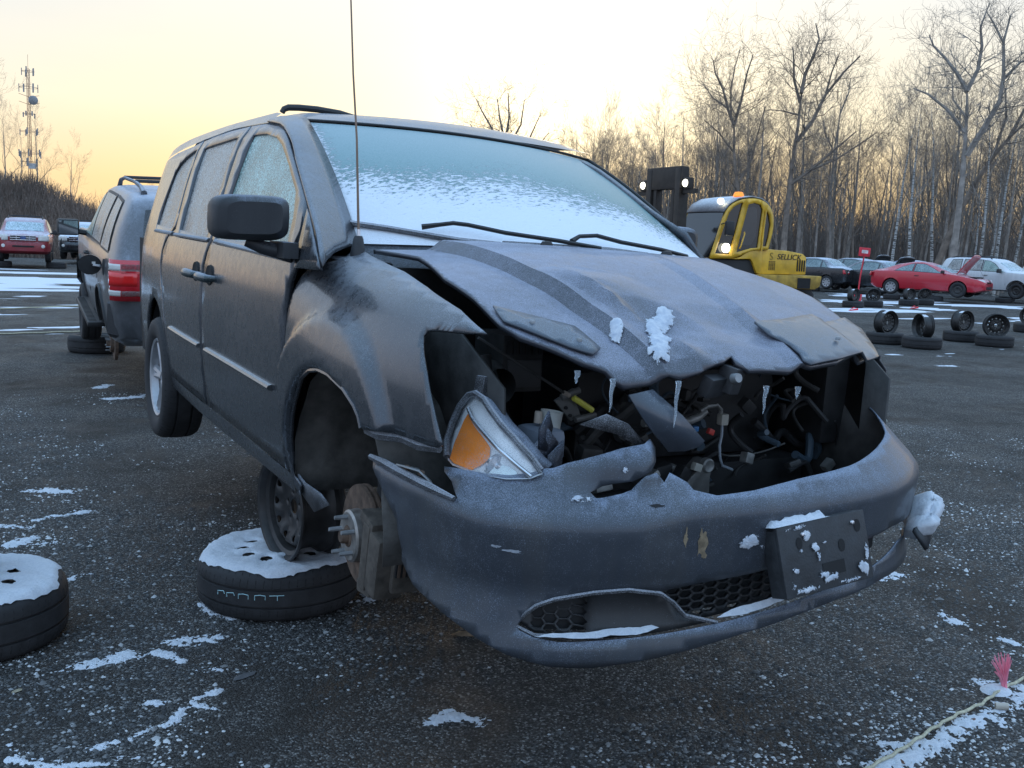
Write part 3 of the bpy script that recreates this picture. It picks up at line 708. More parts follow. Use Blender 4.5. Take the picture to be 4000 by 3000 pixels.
cs = MB(); P = []
for y, top in ((.62,1.12),(1.0,1.38),(1.3,1.5),(2.2,1.54),(3.0,1.5),(3.6,1.45)): P.append([(-float(Sd(y,1.02))+.07,y,1.02),(-float(Sd(y,(top+1.02)/2))+.06,y,(top+1.02)/2),(-float(Sd(y,top))+.06,y,top),(0,y,top+.02),(.66,y,top),(.74,y,1.02)])
cs.grid(P).build('cabin_sky_block', DARK, van)  # dark backing added to keep sky from showing through the door gaps
# windshield, pillars, roof
patch('windshield', wind, [(-.985,.02),(.985,.02),(.985,.985),(-.985,.985)], WSH, van, (), .06, 0, uv=((-1,0),(2,1)))
OUTR = [(0,.13,1.047),(.1,.25,1.128),(.25,.395,1.21),(.4,.555,1.293),(.6,.74,1.386),(.8,.965,1.492),(.92,1.19,1.551),(1,1.44,1.577)]
for sg in (-1, 1):
    P = []
    for k in range(25):
        v = k/24; y = float(crm([o[0] for o in OUTR],[o[1] for o in OUTR],v)); z = float(crm([o[0] for o in OUTR],[o[2] for o in OUTR],v))
        a = np.array([sg*float(Sd(y,z)), y, z]); b = wind(np.array(float(sg)), np.array(v))*np.array([1,1,1]); a = a*np.array([1,1,1])
        mid = a*.5+b*.5+np.array([sg*.022,-.012,.012]); q1 = a*.8+b*.2+np.array([sg*.012,-.006,.006]); q3 = a*.25+b*.75+np.array([sg*.012,-.012,.012])
        if sg > 0: a = b+np.array([-.01,.12,-.05]); mid = b+np.array([.008,.06,-.02]); q1 = b+np.array([.004,.09,-.035]); q3 = b+np.array([.008,.025,-.006])
        P.append([a*.99+b*.01, q1, mid, q3, b+np.array([-sg*.004,-.004,.006])])
    MB().grid(P).build('a_pillar', PAINT, van, solid=.01)
    MB().tube([tuple(wind(np.array(float(sg)*.992), np.array(v))+np.array([0,-.004,.006])) for v in np.linspace(0,1,16)], .006, 6).build('windshield_seal', BLACKPL, van)
    CT = [(1.44,1.583),(1.7,1.590),(2.09,1.590),(2.42,1.577),(2.65,1.568),(2.9,1.552),(3.3,1.535),(3.78,1.502),(3.72,1.56),(3.3,1.615),(2.5,1.64),(1.6,1.638),(1.44,1.62)]
    patch('cantrail', side if sg < 0 else mir(side), CT, PAINT, van, (), .05, 0, sg < 0)
MB().tube([tuple(wind(np.array(u), np.array(1.0))+np.array([0,-.002,.004])) for u in np.linspace(-1,1,24)], .006, 6).build('windshield_seal', BLACKPL, van)
P = []
for s in np.linspace(0,1,24):
    row = []
    for u in np.linspace(-1,1,21):
        t0 = wind(np.array(u), np.array(1.0)); y = t0[1]+(3.85-t0[1])*s
        zc = np.interp(s,[0,.05,.15,.4,.8,1],[0,.028,.05,.065,.055,.0]); w = np.interp(s,[0,.1,.7,1],[.69,.70,.695,.62])
        z = (1.570-.006*u)*(1-min(1,s*8))+1.585*min(1,s*8)+zc*1.0+.03*(1-u*u)*min(1,s*5)
        z -= .045*max(0,abs(u)-.8)/.2*min(1,s*6)
        row.append((u*w-(.02*(1-s)), y, z+.004))
    P.append(row)
MB().grid(P).build('roof', PAINT, van, fix=True)
MB().tube([(-.672,1.60,1.640),(-.664,1.60,1.655),(-.645,1.60,1.664),(-.60,1.597,1.668),(-.52,1.59,1.669),(-.42,1.58,1.663),(-.33,1.57,1.648)], [.012,.013,.014,.014,.014,.013,.010], 8).build('roof_crossbar', BLACKPL, van)
patch('cowl', wind, [(-1.0,-.10),(1.0,-.10),(1.0,.03),(-1.0,.03)], PLAST, van, (), .06, lift=-.008)

MB().box((-.86,.20,.98),(-.69,.47,1.078)).build('cowl_corner', PAINT, van, bevel=.03)
# mirror
def mirror(sg):
    m = MB(); P = []
    for i in range(11):
        t = i/10; s = .70+.30*math.sqrt(max(0,1-(1-min(1,t/.45))**2)) if t < .75 else 1-(t-.75)*.2
        y = .395+.145*t; row = []
        for k in range(28):
            a = 2*math.pi*k/28; c, q = math.cos(a), math.sin(a); e = .42
            row.append((sg*(1.092+.118*s*math.copysign(abs(c)**e, c)), y+.02*c, 1.186+.072*s*math.copysign(abs(q)**e, q)-.006*c))
        P.append(row)
    m.grid(P, False, True); m.add(P[0], [tuple(range(28))]); m.add(P[-1], [tuple(range(27,-1,-1))])
    mo = m.build('mirror', PLAST, van, fix=True, angle=80)
    MB().add([(sg*1.19,.541,1.13),(sg*1.0,.535,1.13),(sg*1.0,.535,1.24),(sg*1.19,.541,1.24)], [(0,1,2,3)]).build('mirror_glass', plain('mirror_glass',(.5,.55,.58),.05,.95,.05), mo)
    f = MB(); f.tube([(sg*1.10,.47,1.112),(sg*1.05,.46,1.094),(sg*.985,.45,1.082),(sg*.955,.43,1.075)], [.018,.022,.026,.028], 10); f.cbox((sg*.985,.44,1.09),(.05,.16,.05)); f.build('mirror_foot', PLAST, mo, bevel=0)
mirror(-1)
_b = set(van.children); mirror(1)
for o in set(van.children)-_b: o.location = (-.315,.22,.0)

# front fenders
FE = [(.40,1.045),(.30,1.085),(.40,1.115),(.52,1.128),(.40,1.112),(.162,1.092),(-.143,1.062),(-.36,1.034),(-.585,.995),(-.742,.956),(-.669,.949),(-.567,.943),(-.530,.937),(-.521,.925),(-.546,.894),(-.594,.841),(-.645,.769),(-.692,.699),(-.70,.688),(-.683,.677),(-.647,.674),(-.562,.675),(-.459,.672),(-.374,.661),(-.35,.662),(-.33,.69),(-.297,.712),(-.217,.742),(-.14,.755),(-.063,.759),(.03,.760),(.10,.748),(.174,.715),(.23,.672),(.267,.63),(.31,.57),(.345,.487),(.36,.40),(.363,.353),(.31,.335),(.33,.30),(.385,.31),(.385,.42),(.398,.65),(.405,.9),(.395,.985)]
FE = [(.385,1.035),(.26,1.075),(.33,1.112),(.42,1.125)]+FE[5:]
fe = patch('front_fender', fend, FE, PAINT, van, (), .018, .006, True)
MB().tube([tuple(fend(np.array(y),np.array(z))+np.array([.004,0,-.002])) for y, z in [(-.35,.662),(-.33,.69),(-.297,.712),(-.217,.742),(-.063,.759),(.03,.760),(.10,.748),(.174,.715),(.267,.63),(.31,.57),(.345,.487),(.36,.40)]], .007, 6).build('arch_lip', PAINT, fe)
patch('front_fender', lambda u, v: fend(u, v)*np.array([-.80,1,1])+np.array([0,0,-.075]), [(y, z) for y, z in FE if y > -.56]+[], PAINT, van, (), .04, .006, False)

# hood
def hood_d(x, y):
    z = Hz(x, y)
    tent = lambda cx, cy, r, e=1.: np.maximum(0, 1-np.hypot((x-cx)*e, y-cy)/r)
    z = z+.020*tent(-.33,-.40,.16,.8)-.042*tent(-.265,-.63,.14)-.020*tent(-.02,-.62,.13,.7)
    z = z+.0025*(noise2(x*9+3,y*9,4,2)-.5)
    ridge = np.abs(x-(.10+.12*(y+.6))); z = z+.016*np.maximum(0,1-ridge/.045)*np.clip((.05-y)/.3,0,1)
    r2 = np.abs(x-(-.36-.30*(y+.50))); z = z+.020*np.maximum(0,1-r2/.05)*np.clip((-.28-y)/.15,0,1)*np.clip((y+.84)/.1,0,1)   # sharp fold on the driver half
    z = z-.5*np.clip(-.80-y-.06*np.clip((x+.35)/.5,0,1.0)-.0,0,1)
    return z
def hood2(x, y): return np.stack([x+0*y, y+0*x, hood_d(x, y)], -1)
HO = [(-.744,.267),(-.715,.14),(-.69,.03),(-.731,-.248),(-.717,-.406),(-.722,-.573),(-.70,-.64),(-.653,-.688),(-.59,-.765),(-.545,-.80),(-.533,-.822),(-.511,-.835),(-.429,-.828),(-.354,-.845),(-.283,-.836),(-.241,-.826),(-.19,-.812),(-.145,-.788),(-.152,-.815),(-.123,-.838),(.017,-.836),(.10,-.815),(.258,-.775),(.50,-.66),(.59,-.56),(.69,-.43),(.76,-.331),(.82,-.1),(.80,.1),(.76,.28),(.5,.14),(.25,.085),(0,.065),(-.25,.085),(-.5,.16)]
XL = lambda y: float(np.interp(y,[-1,-.6,.3],[-.40,-.46,-.60])); YS = list(np.linspace(-.83,.12,20))
CR = [[(sg_*(XL(y)+o_), y) for y in YS] for sg_ in (1,-1) for o_ in (0,.035)]
CR += [[(.10+.12*(y+.6)+o_, y) for y in np.linspace(-.80,.02,16)] for o_ in (-.045,0,.045)]
ho = patch('hood', hood2, HO, HOODP, van, (), .0135, .014, lines=CR, sharp=13)
DP = [(-.700,-.485),(-.716,-.576),(-.659,-.651),(-.604,-.716),(-.558,-.752),(-.522,-.728),(-.536,-.626),(-.585,-.586),(-.636,-.542)]
DFL = frosted('deflector_plastic', (.05,.060,.078), 0, .30, .36, .06, .4, fcol=(.40,.46,.56), lo=.40)
df = patch('hood_deflector', hood2, DP, DFL, ho, (), .025, .006, lift=.012)
for x, y in ((-.645,-.60),(-.565,-.70)):
    MB().lathe([(0,.006),(.006,.005),(.0075,.001),(.0075,-.004)], 10, Matrix.Translation((x,y,float(hood_d(np.array(x),np.array(y)))+.014))).build('screw', GALV, df)
DD = [(.067,-.632),(.205,-.592),(.45,-.485),(.735,-.345),(.735,-.422),(.60,-.60),(.543,-.672),(.40,-.735),(.258,-.787),(.10,-.83),(.085,-.815),(.10,-.785),(.095,-.75),(.06,-.70)]
def defl_d(x, y):
    q = hood2(x, y); q[...,2] = Hz(x, y)+.020; return q
dd = patch('hood_deflector', defl_d, DD, DFL, ho, (), .025, .007)
MB().lathe([(0,.006),(.006,.005),(.0075,.001),(.0075,-.004)], 10, Matrix.Translation((.33,-.70,float(hood_d(np.array(.33),np.array(-.70)))+.03))).build('screw', GALV, dd)
for poly, th in (([(-.283,-.575),(-.22,-.548),(-.173,-.55),(-.19,-.60),(-.26,-.645),(-.315,-.70),(-.30,-.735),(-.36,-.80),(-.40,-.80),(-.395,-.75),(-.345,-.69),(-.335,-.64)],.008),([(-.434,-.623),(-.394,-.632),(-.405,-.66),(-.426,-.692),(-.465,-.70),(-.45,-.66)],.006),([(-.585,-.672),(-.555,-.69),(-.545,-.735),(-.56,-.725),(-.575,-.70)],.014),([(-.23,-.70),(-.20,-.69),(-.21,-.71)],.006)):
    snow_on(hood2, poly, th*1.6, ho)
EBL = plain('latch_dark', (.035,.036,.04), .5, .2, .4, 30)
lb = MB(); lb.cbox((-.205,-.80,.83),(.10,.035,.055),(.35,0,.35)); lb.cbox((-.155,-.80,.845),(.06,.05,.07),(.2,.1,.45)); lbo = lb.build('hood_latch_plate', EBL, ho, bevel=.006)
MB().lathe([(0,.02),(.012,.02),(.014,.0),(.006,0)], 12, Matrix.Translation((-.168,-.828,.852)) @ Matrix.Rotation(1.35,4,'X')).build('latch_striker', GALV, lbo)
for x, y, z, L in ((-.548,-.832,.846,.068),(-.364,-.850,.84,.105),(-.066,-.842,.82,.062),(-.60,-.755,.855,.02),(.05,-.84,.815,.02)):
    MB().tube([(x,y,z+.012),(x+.001,y,z),(x-.002,y+.001,z-L*.35),(x,y,z-L*.7),(x-.003,y,z-L)], [.0085,.0065,.0045,.003,.001], 7).build('icicle', ICE, ho)
for x, y in ((-.20,.10),(.31,.115)): MB().lathe([(0,.012),(.010,.010),(.014,.0),(.014,-.01)], 10, Matrix.Translation((x,y,float(hood_d(np.array(x),np.array(y)))+.0)) @ Matrix.Scale(1.8,4,(1,0,0))).build('washer_nozzle', BLACKPL, ho)

# wipers (blade on the glass, arm rising from the cowl)
def wp(u, v, l=.02): q = wind(np.array(u), np.array(v)); return tuple(q+np.array([0,-l*.5,l*.8]))
def wiper(blade, arm):
    w = MB().tube([wp(u,v,l) for u,v,l in arm], [.010]+[.0075]*(len(arm)-2)+[.007], 6).build('wiper', BLACKPL, van)
    MB().tube([wp(u,v,.012) for u,v in blade], .010, 6).build('wiper_blade', TRIM, w)
wiper([(-1.0,.125),(-.868,.098),(-.72,.062),(-.607,.037),(-.45,.02)], [(-.743,.085,.03),(-.671,.095,.035),(-.618,.100,.04),(-.562,.092,.04),(-.423,.052,.04),(-.201,.026,.035),(0,.0,.03)])
wiper([(-.437,.028),(-.209,.022),(.066,.018),(.3,.0)], [(-.127,.035,.03),(-.075,.06,.035),(.02,.064,.04),(.137,.032,.04),(.4,.01,.035),(.62,-.01,.03)])
an = MB().lathe([(0,.055),(.012,.055),(.016,.045),(.024,.0),(.026,-.02)], 14, Matrix.Translation((-.80,.256,1.095)))
ao = an.build('antenna_base', PLAST, van)
MB().tube([(-.80,.256,1.14),(-.80,.258,1.17)], .006, 8).build('antenna_collar', CHROME, ao)
MB().tube([(-.80,.257,1.16),(-.799,.306,1.452),(-.803,.349,1.654),(-.80,.403,1.888),(-.80,.43,2.02)], [.0042,.0034,.003,.0026,.002], 6).build('antenna_mast', plain('antenna_rust',(.22,.15,.11),.6,.5), ao)
# bumper fascia, torn open above, lip and grille below
BO = [(-1.30,.548),(-1.34,.57),(-1.128,.573),(-.997,.566),(-.913,.554),(-.955,.585),(-.99,.600),(-1.0,.610),(-.968,.612),(-.88,.612),(-.796,.614),(-.737,.623),(-.704,.633),(-.678,.637),(-.648,.65),(-.589,.671),(-.525,.687),(-.462,.698),(-.425,.705),(-.407,.685),(-.436,.66),(-.452,.638),(-.472,.625),(-.492,.614),(-.534,.608),(-.560,.602),(-.588,.590),(-.577,.578),(-.56,.580),(-.515,.588),(-.493,.595),(-.462,.628),(-.43,.634),(-.408,.612),(-.386,.632),(-.349,.613),(-.34,.598),(-.282,.585),(-.174,.591),(-.025,.607),(.185,.621),(.364,.64),(.6,.661),(.719,.686),(.9,.70),(1.22,.70),(1.22,.40),(1.0,.39),(.7,.41),(.5,.435),(.35,.44),(.178,.425),(-.117,.388),(-.299,.371),(-.412,.355),(-.462,.360),(-.574,.354),(-.661,.337),(-.697,.322),(-.726,.296),(-.743,.27),(-.734,.262),(-.702,.25),(-.647,.243),(-.532,.247),(-.411,.255),(-.267,.266),(-.04,.289),(.287,.335),(.471,.365),(.70,.345),(.78,.31),(.74,.285),(.34,.29),(.106,.274),(-.197,.236),(-.322,.218),(-.432,.200),(-.575,.178),(-.666,.183),(-.76,.205),(-.868,.248),(-.989,.285),(-1.048,.30),(-1.12,.339),(-1.134,.442),(-1.188,.484)]
def bumpd(u, z):
    q = bump(u, z); n = noise2(u*5+9, z*9, 11, 3)-.5
    q[...,1] += .012*n; q[...,0] += .006*n
    f = np.clip((u+.70)/.12,0,1)*np.clip((-.40-u)/.05,0,1)*np.clip((z-.60)/.06,0,1); q[...,1] -= .055*f; q[...,2] += .0*f     # torn flap bent forward
    return q
bp = patch('front_bumper', bumpd, BO, BUMPP, van, (), .022, .006)
fas = bp
# snow crumbs and dirt on the bumper
def ragged(cx, cy, rx, ry, n=22, j=.35): return [(cx+rx*math.cos(a)*(1+rnd.uniform(-j,j)), cy+ry*math.sin(a)*(1+rnd.uniform(-j,j))) for a in np.linspace(0,2*math.pi,n)[:-1]]
for u, z, ru, rz, th in ((-.62,.575,.035,.010,.008),(-.20,.47,.035,.020,.005),(-.52,.640,.012,.014,.004),(-.16,.455,.012,.01,.004)):
    snow_on(bumpd, ragged(u,z,ru,rz,14,.3), th*1.3, bp, .006)
patch('snow', lambda a, b: offin(a, -.012+(b-.245)*1.7, .252+(b-.25)*.35+.012*noise2(a*30,b*60,3)), [(-.70,.246),(-.66,.255),(-.60,.258),(-.55,.262),(-.48,.266),(-.43,.268),(-.415,.262),(-.45,.254),(-.52,.248),(-.6,.244)], SNOW, bp, (), .01)
patch('snow', lambda a, b: offin(a, .0+(b-.26)*1.2, b+.008*noise2(a*40,b*60,6)), [(-.262,.272),(-.2,.285),(-.1,.292),(0,.310),(.1,.318),(.18,.332),(.16,.318),(.03,.298),(-.1,.280),(-.2,.270)], SNOW, bp, (), .012)
# grille mesh and fog lamp bezel
def hexes(u0, u1, z0, z1, ru, rz):
    out = []; i = 0; u = u0
    while u < u1:
        z = z0+(i % 2)*.866*rz
        while z < z1:
            out.append([(u+ru*.84*math.cos(a), z+rz*.84*math.sin(a)) for a in [math.radians(60*k) for k in range(6)]]); z += 1.732*rz
        u += 1.5*ru; i += 1
    return out
GR = [(-.44,.36),(-.3,.375),(-.117,.395),(.178,.43),(.42,.452),(.42,.35),(.25,.325),(-.04,.275),(-.27,.25),(-.40,.262)]
hx = [h for h in hexes(-.46,.45,.232,.46,.024,.0125) if all(pip(GR, np.array([p[0]]), np.array([p[1]]))[0] for p in h)]
gro = patch('lower_grille', lambda u, z: offin(u, .075+0*z, z), GR, BLACKPL, bp, hx, .03, .012)
patch('grille_backing', lambda u, z: offin(u, .20+0*z, z), [(-.8,.22),(.8,.22),(.8,.47),(-.8,.47)], DARK, bp, (), .08)
FB = [(-.75,.262),(-.728,.302),(-.70,.327),(-.66,.345),(-.57,.362),(-.45,.368),(-.40,.345),(-.352,.285),(-.26,.258),(-.41,.246),(-.55,.238),(-.70,.240)]
fhx = [h for h in hexes(-.76,-.55,.238,.36,.022,.0125) if all(pip(FB, np.array([p[0]]), np.array([p[1]]))[0] and p[0] < -.575 for p in h)]
fzm = frosted('fog_bezel_plastic', (.022,.023,.025), 0, .45, .22, .0, 0, grime=.25, dirt=(.06,.055,.05))
fo = patch('fog_lamp_bezel', lambda u, z: offin(u, .030+.03*np.clip((-.56-u)/.05,0,1)+.02*np.sin((z-.25)*25), z), FB, fzm, bp, fhx, .025, .010)
patch('bezel_backing', lambda u, z: offin(u, .078+0*z, z), FB, BLACKPL, fo, (), .06)
MB().tube([tuple(offin(np.array(u),np.array(.015),np.array(z))) for u, z in [(-.26,.262),(-.352,.290),(-.385,.325),(-.42,.350),(-.50,.362),(-.575,.357),(-.66,.340),(-.70,.322),(-.728,.296),(-.745,.268),(-.70,.247),(-.55,.243)]], .006, 6).build('bezel_edge', TRIM, fo)
for u0, u1, z in ((.16,.50,.455),(.18,.55,.425),(.2,.6,.405)):
    MB().tube([tuple(offin(np.array(u),np.array(.03+.02*k),np.array(z-.004*k))) for k, u in enumerate(np.linspace(u0,u1,6))], .0055, 6).build('broken_slat', TRIM, bp)
for u0, u1, z in ((-.42,.1,.372),):
    MB().tube([tuple(offin(np.array(u),np.array(.03),np.array(z+.065*(u-u0)+.0))) for u in np.linspace(u0,u1,9)], .008, 6).build('broken_slat', BLACKPL, bp)
# number plate bracket
plm = Matrix.Translation((-.012,-1.05,.437)) @ Matrix.Rotation(math.radians(-4.5),4,'Y') @ Matrix.Rotation(math.radians(-16),4,'X')
PLB = plain('plate_bracket_black', (.030,.033,.037), .55, var=.35, scale=25, bump=.25, bscale=150)
pb = MB(); pb.box((-.150,-.006,-.088),(.150,.006,.088), plm); pb.box((-.150,.004,-.088),(-.140,.05,.088), plm); pb.box((.140,.004,-.088),(.150,.05,.088), plm); pb.box((-.150,.004,.076),(.150,.05,.088), plm)
po = pb.build('plate_bracket', PLB, bp, bevel=.003)
pf = lambda u, v, d=-.0075: np.stack([np.array(plm)[i,0]*u+np.array(plm)[i,1]*d+np.array(plm)[i,2]*v+np.array(plm)[i,3] for i in range(3)], -1)
for x, z, r in ((-.085,.040,.010),(.118,.052,.011),(.055,.012,.011)):
    patch('slot', pf, [(x+r*math.cos(a),z+r*1.5*math.sin(a)) for a in np.linspace(0,6.283,14)[:-1]], DARK, po, (), .02)
patch('slot', pf, [(-.02,-.055),(.055,-.055),(.055,-.022),(-.02,-.022)], DARK, po, (), .03)
for x, z in ((-.070,.060),(.102,.062)): MB().lathe([(0,.005),(.005,.004),(.0065,0)], 10, plm @ Matrix.Translation((x,-.007,z)) @ Matrix.Rotation(math.pi/2,4,'X')).build('screw', CHROME, po)
for cx, cz, rx, rz in ((-.09,.078,.062,.011),(-.06,.055,.018,.02),(-.04,.02,.022,.018),(-.03,-.0,.012,.02),(-.085,.022,.012,.012),(-.11,-.025,.02,.014),(.0,-.06,.045,.018),(-.02,-.05,.03,.02),(-.09,-.075,.05,.012),(.06,-.078,.06,.010),(.115,-.055,.025,.026),(.135,-.02,.014,.03),(-.125,-.06,.014,.015),(.0,.03,.02,.006)):
    snow_on(lambda a, b: pf(a, b, -.0065), [(min(.152,max(-.152,x)), z) for x, z in ragged(cx,cz,rx*.85,rz*.9,12,.25)], .007, po, .005)
sn = MB(); P = []
for i in range(12):
    P.append([tuple(plm @ Vector((-.155+.017*i, -.006+.05*k/3, .089+(.016 if 0 < k < 3 and 0 < i < 11 else 0)*(.6+.6*rnd.random())))) for k in range(4)])
sn.grid(P).build('snow', SNOW, po)
# broken corner with a heap of snow
lg = MB().add([(.50,-.90,.40),(.68,-.78,.42),(.79,-.69,.44),(.80,-.72,.415),(.72,-.80,.385),(.54,-.92,.345)], [(0,1,2,3,4,5)]); lgo = lg.build('bumper_corner_shelf', PLAST, bp, solid=.012)
def blob(c, ax, ay, az, seed, parent, n=18, m=12):
    P = []; c, ax, ay, az = map(np.array, (c, ax, ay, az))
    for i in range(m+1):
        th = math.pi*i/m; row = []
        for k in range(n):
            ph = 2*math.pi*k/n; d = ax*math.sin(th)*math.cos(ph)+ay*math.sin(th)*math.sin(ph)+az*math.cos(th); f = .72+.55*float(noise2(np.array(ph*1.6 if k < n else 0.)+seed, np.array(th*2.2), seed, 4)); f = f if 0 < k < n-1 else .98
            row.append(tuple(c+d*f))
        P.append(row)
    return MB().grid(P, False, True).build('snow', SNOW, parent, angle=75)
blob((.655,-.81,.415),(.095,.075,.02),(-.03,.035,.0),(.0,-.035,.058),3,lgo); blob((.595,-.855,.395),(.06,.05,.0),(-.03,.03,0),(0,-.03,.045),7,lgo); blob((.715,-.76,.43),(.05,.04,.01),(-.02,.03,0),(0,-.02,.035),9,lgo)
# torn bracket at the wheel end of the bumper
bk = MB(); bk.add([tuple(offin(np.array(u),np.array(o),np.array(z))) for u,o,z in ((-1.14,.0,.592),(-1.03,.0,.600),(-1.00,.02,.57),(-1.06,.06,.56),(-1.15,.07,.572))], [(0,1,2,3,4)]); bko = bk.build('bumper_bracket', GALV, bp, solid=.004)
for u, z in ((-1.12,.585),(-1.05,.588)): MB().lathe([(0,.008),(.009,.007),(.009,0)], 6, Matrix.Translation(tuple(offin(np.array(u),np.array(.02),np.array(z-.004)))) @ Matrix.Rotation(.5,4,'X')).build('bolt', RUST, bko)
MB().tube([tuple(offin(np.array(u),np.array(.004),np.array(z))) for u, z in ((-1.34,.572),(-1.23,.575),(-1.128,.573),(-.997,.566),(-.915,.556))], [.008,.011,.012,.012,.006], 6).build('bumper_edge', TRIM, bp)
MB().tube([tuple(fend(np.array(y),np.array(z))+np.array([.02,0,0])) for y, z in ((-.35,.655),(-.42,.655),(-.5,.662),(-.58,.66),(-.66,.668))], [.012,.014,.013,.015,.01], 6).build('torn_clip_strip', TRIM, fe)
sl_ = MB().add([tuple(q) for q in ((-.50,-.83,.818),(-.423,-.82,.828),(-.34,-.84,.765),(-.269,-.85,.698),(-.285,-.85,.684),(-.33,-.85,.675),(-.372,-.84,.673),(-.44,-.83,.745))], [(0,1,2,7),(2,3,4,5,6,7)])
sl_.build('broken_deflector_piece', DFL, bp, solid=.008)
MB().add([(-.60,-.78,.74),(-.53,-.79,.765),(-.47,-.80,.74),(-.43,-.81,.70),(-.40,-.81,.672),(-.44,-.80,.685),(-.50,-.79,.715)], [(0,1,2,3,4,5,6)]).build('torn_support_strip', TRIM, bp, solid=.006)

# headlamp
LE = [(-1.035,.620),(-1.07,.652),(-1.085,.691),(-1.092,.735),(-1.075,.768),(-1.045,.775),(-.984,.766),(-.945,.746),(-.881,.72),(-.79,.688),(-.741,.657),(-.708,.626),(-.739,.613),(-.807,.607),(-.909,.607),(-1.004,.611)]
LENS = frosted('frosted_lens', (.78,.80,.81), 0, .18, .5, .22, .4, fcol=(.72,.76,.80), grime=.1, streak=False, lo=.45)
hl = patch('headlamp', lens, LE, LENS, van, (), .02, .03, lift=-.010)
AMB = frosted('amber_lens', (1.0,.28,.02), 0, .2, .30, .12, .6, fcol=(.95,.66,.45), grime=0, streak=False, lo=.55)
patch('turn_signal', lens, [(-1.046,.738),(-1.035,.728),(-.973,.70),(-.925,.680),(-.900,.668),(-.890,.645),(-.905,.63),(-.936,.611),(-1.005,.615),(-1.032,.622),(-1.045,.659),(-1.052,.715)], AMB, hl, (), .015, 0, lift=-.005)
patch('lamp_reflector', lens, smooth_poly([(-.905,.612),(-.864,.63),(-.811,.637),(-.765,.620),(-.80,.611)]), plain('reflector_grey',(.45,.48,.47),.12,.8), hl, (), .015, 0, lift=-.005)
MB().tube([tuple(lens(np.array(u),np.array(z))+np.array([-.004,-.007,.003])) for u, z in ((-1.05,.74),(-1.0,.72),(-.956,.702),(-.857,.666),(-.774,.635),(-.735,.615))], .0055, 8).build('lamp_trim', CHROME, hl)
MB().tube([tuple(lens(np.array(u),np.array(z))+np.array([.0,.004,.004])) for u, z in LE[:12]], .009, 8).build('lamp_rim', TRIM, hl)
tb = tuple(lens(np.array(-1.03),np.array(.79))); MB().cbox((tb[0]+.02,tb[1]+.03,tb[2]+.005),(.035,.03,.05),(0,.2,.5)).build('lamp_tab', TRIM, hl, bevel=.005)
P = []
for u, z in LE[4:13]:
    a = lens(np.array(u),np.array(z)); P.append([tuple(a+np.array([.012,.01,.0])), tuple(a+np.array([.06,.05,-.005+.01*rnd.random()])), tuple(a+np.array([.10,.10,-.03]))])
MB().grid(P).build('lamp_housing', frosted('lamp_housing_plastic',(.03,.035,.05),0,.4,.65,.2,0,fcol=(.5,.57,.70)), hl, solid=.004)
def cover_material():
    t = NT('clear_lamp_cover'); g = t.n.new('ShaderNodeBsdfTransparent'); mx = t.n.new('ShaderNodeMixShader'); lw_ = t.n.new('ShaderNodeLayerWeight'); lw_.inputs[0].default_value = .12
    fr = t.ramp(t.math('ADD', t.math('MULTIPLY', t.noise(420,2,.7), .9), t.math('MULTIPLY', t.noise(9,4), .55)), (.70, 0), (1.0, .55))
    t.l.new(t.math('ADD', t.math('MULTIPLY', lw_.outputs['Fresnel'], .6), t.math('ADD', fr, .02), None, True), mx.inputs[0]); t.l.new(g.outputs[0], mx.inputs[1]); t.l.new(t.b.outputs[0], mx.inputs[2]); t.l.new(mx.outputs[0], t.out.inputs[0])
    t.set(Base_Color=(.62,.66,.72,1), Roughness=.12); t.l.new(t.math('MULTIPLY_ADD', fr, .5, .08), t.b.inputs['Roughness']); t.bump(t.noise(300,3), .25, .002); return t.m
patch('lamp_cover', lens, LE, cover_material(), hl, (), .02, 0, lift=.008)
P = [[tuple(lens(np.array(u),np.array(z))*1.0+np.array([.004*k,.008*k,0])-np.array([0,.003,0])) for k in (-1,0,1,2,3)] for u, z in LE+LE[:1]]
MB().grid(P).build('lamp_wall', LENS, hl)
bl_ = lens(np.array(-.83),np.array(.626)); MB().lathe([(0,.012),(.008,.010),(.011,0),(.028,-.004),(.030,-.01)], 18, Matrix.Translation(tuple(bl_+np.array([.004,.018,0]))) @ Matrix.Rotation(math.pi/2,4,'X')).build('bulb', CHROME, hl)
# scuffs on the bumper
SCF = plain('tan_scuff', (.22,.17,.11), .8, 0, .4, 60); SCG = plain('pale_scuff', (.34,.37,.42), .7, 0, .4, 60)
for u, z, ru, rz, m_ in ((-.33,.475,.012,.034,SCF),(-.375,.49,.005,.022,SCF),(-.76,.455,.022,.004,SCG),(-.80,.462,.012,.003,SCG),(-.32,.445,.006,.012,SCF),(-.10,.50,.012,.018,SCG),(-.44,.565,.02,.003,DARK)):
    patch('scuff_mark', bumpd, ragged(u,z,ru,rz,20,.45), m_, bp, (), .008, 0, lift=.0012)
# driver side headlamp shell
patch('headlamp', lambda u, z: offin(u, .07+(z-.6)*.35, z), [(.80,.66),(1.05,.68),(1.22,.72),(1.25,.80),(1.2,.90),(1.08,.93),(1.02,.92),(1.06,.84),(1.02,.76),(.9,.70)], plain('clouded_lens',(.50,.56,.52),.35,0,.2), van, (), .03, .006)

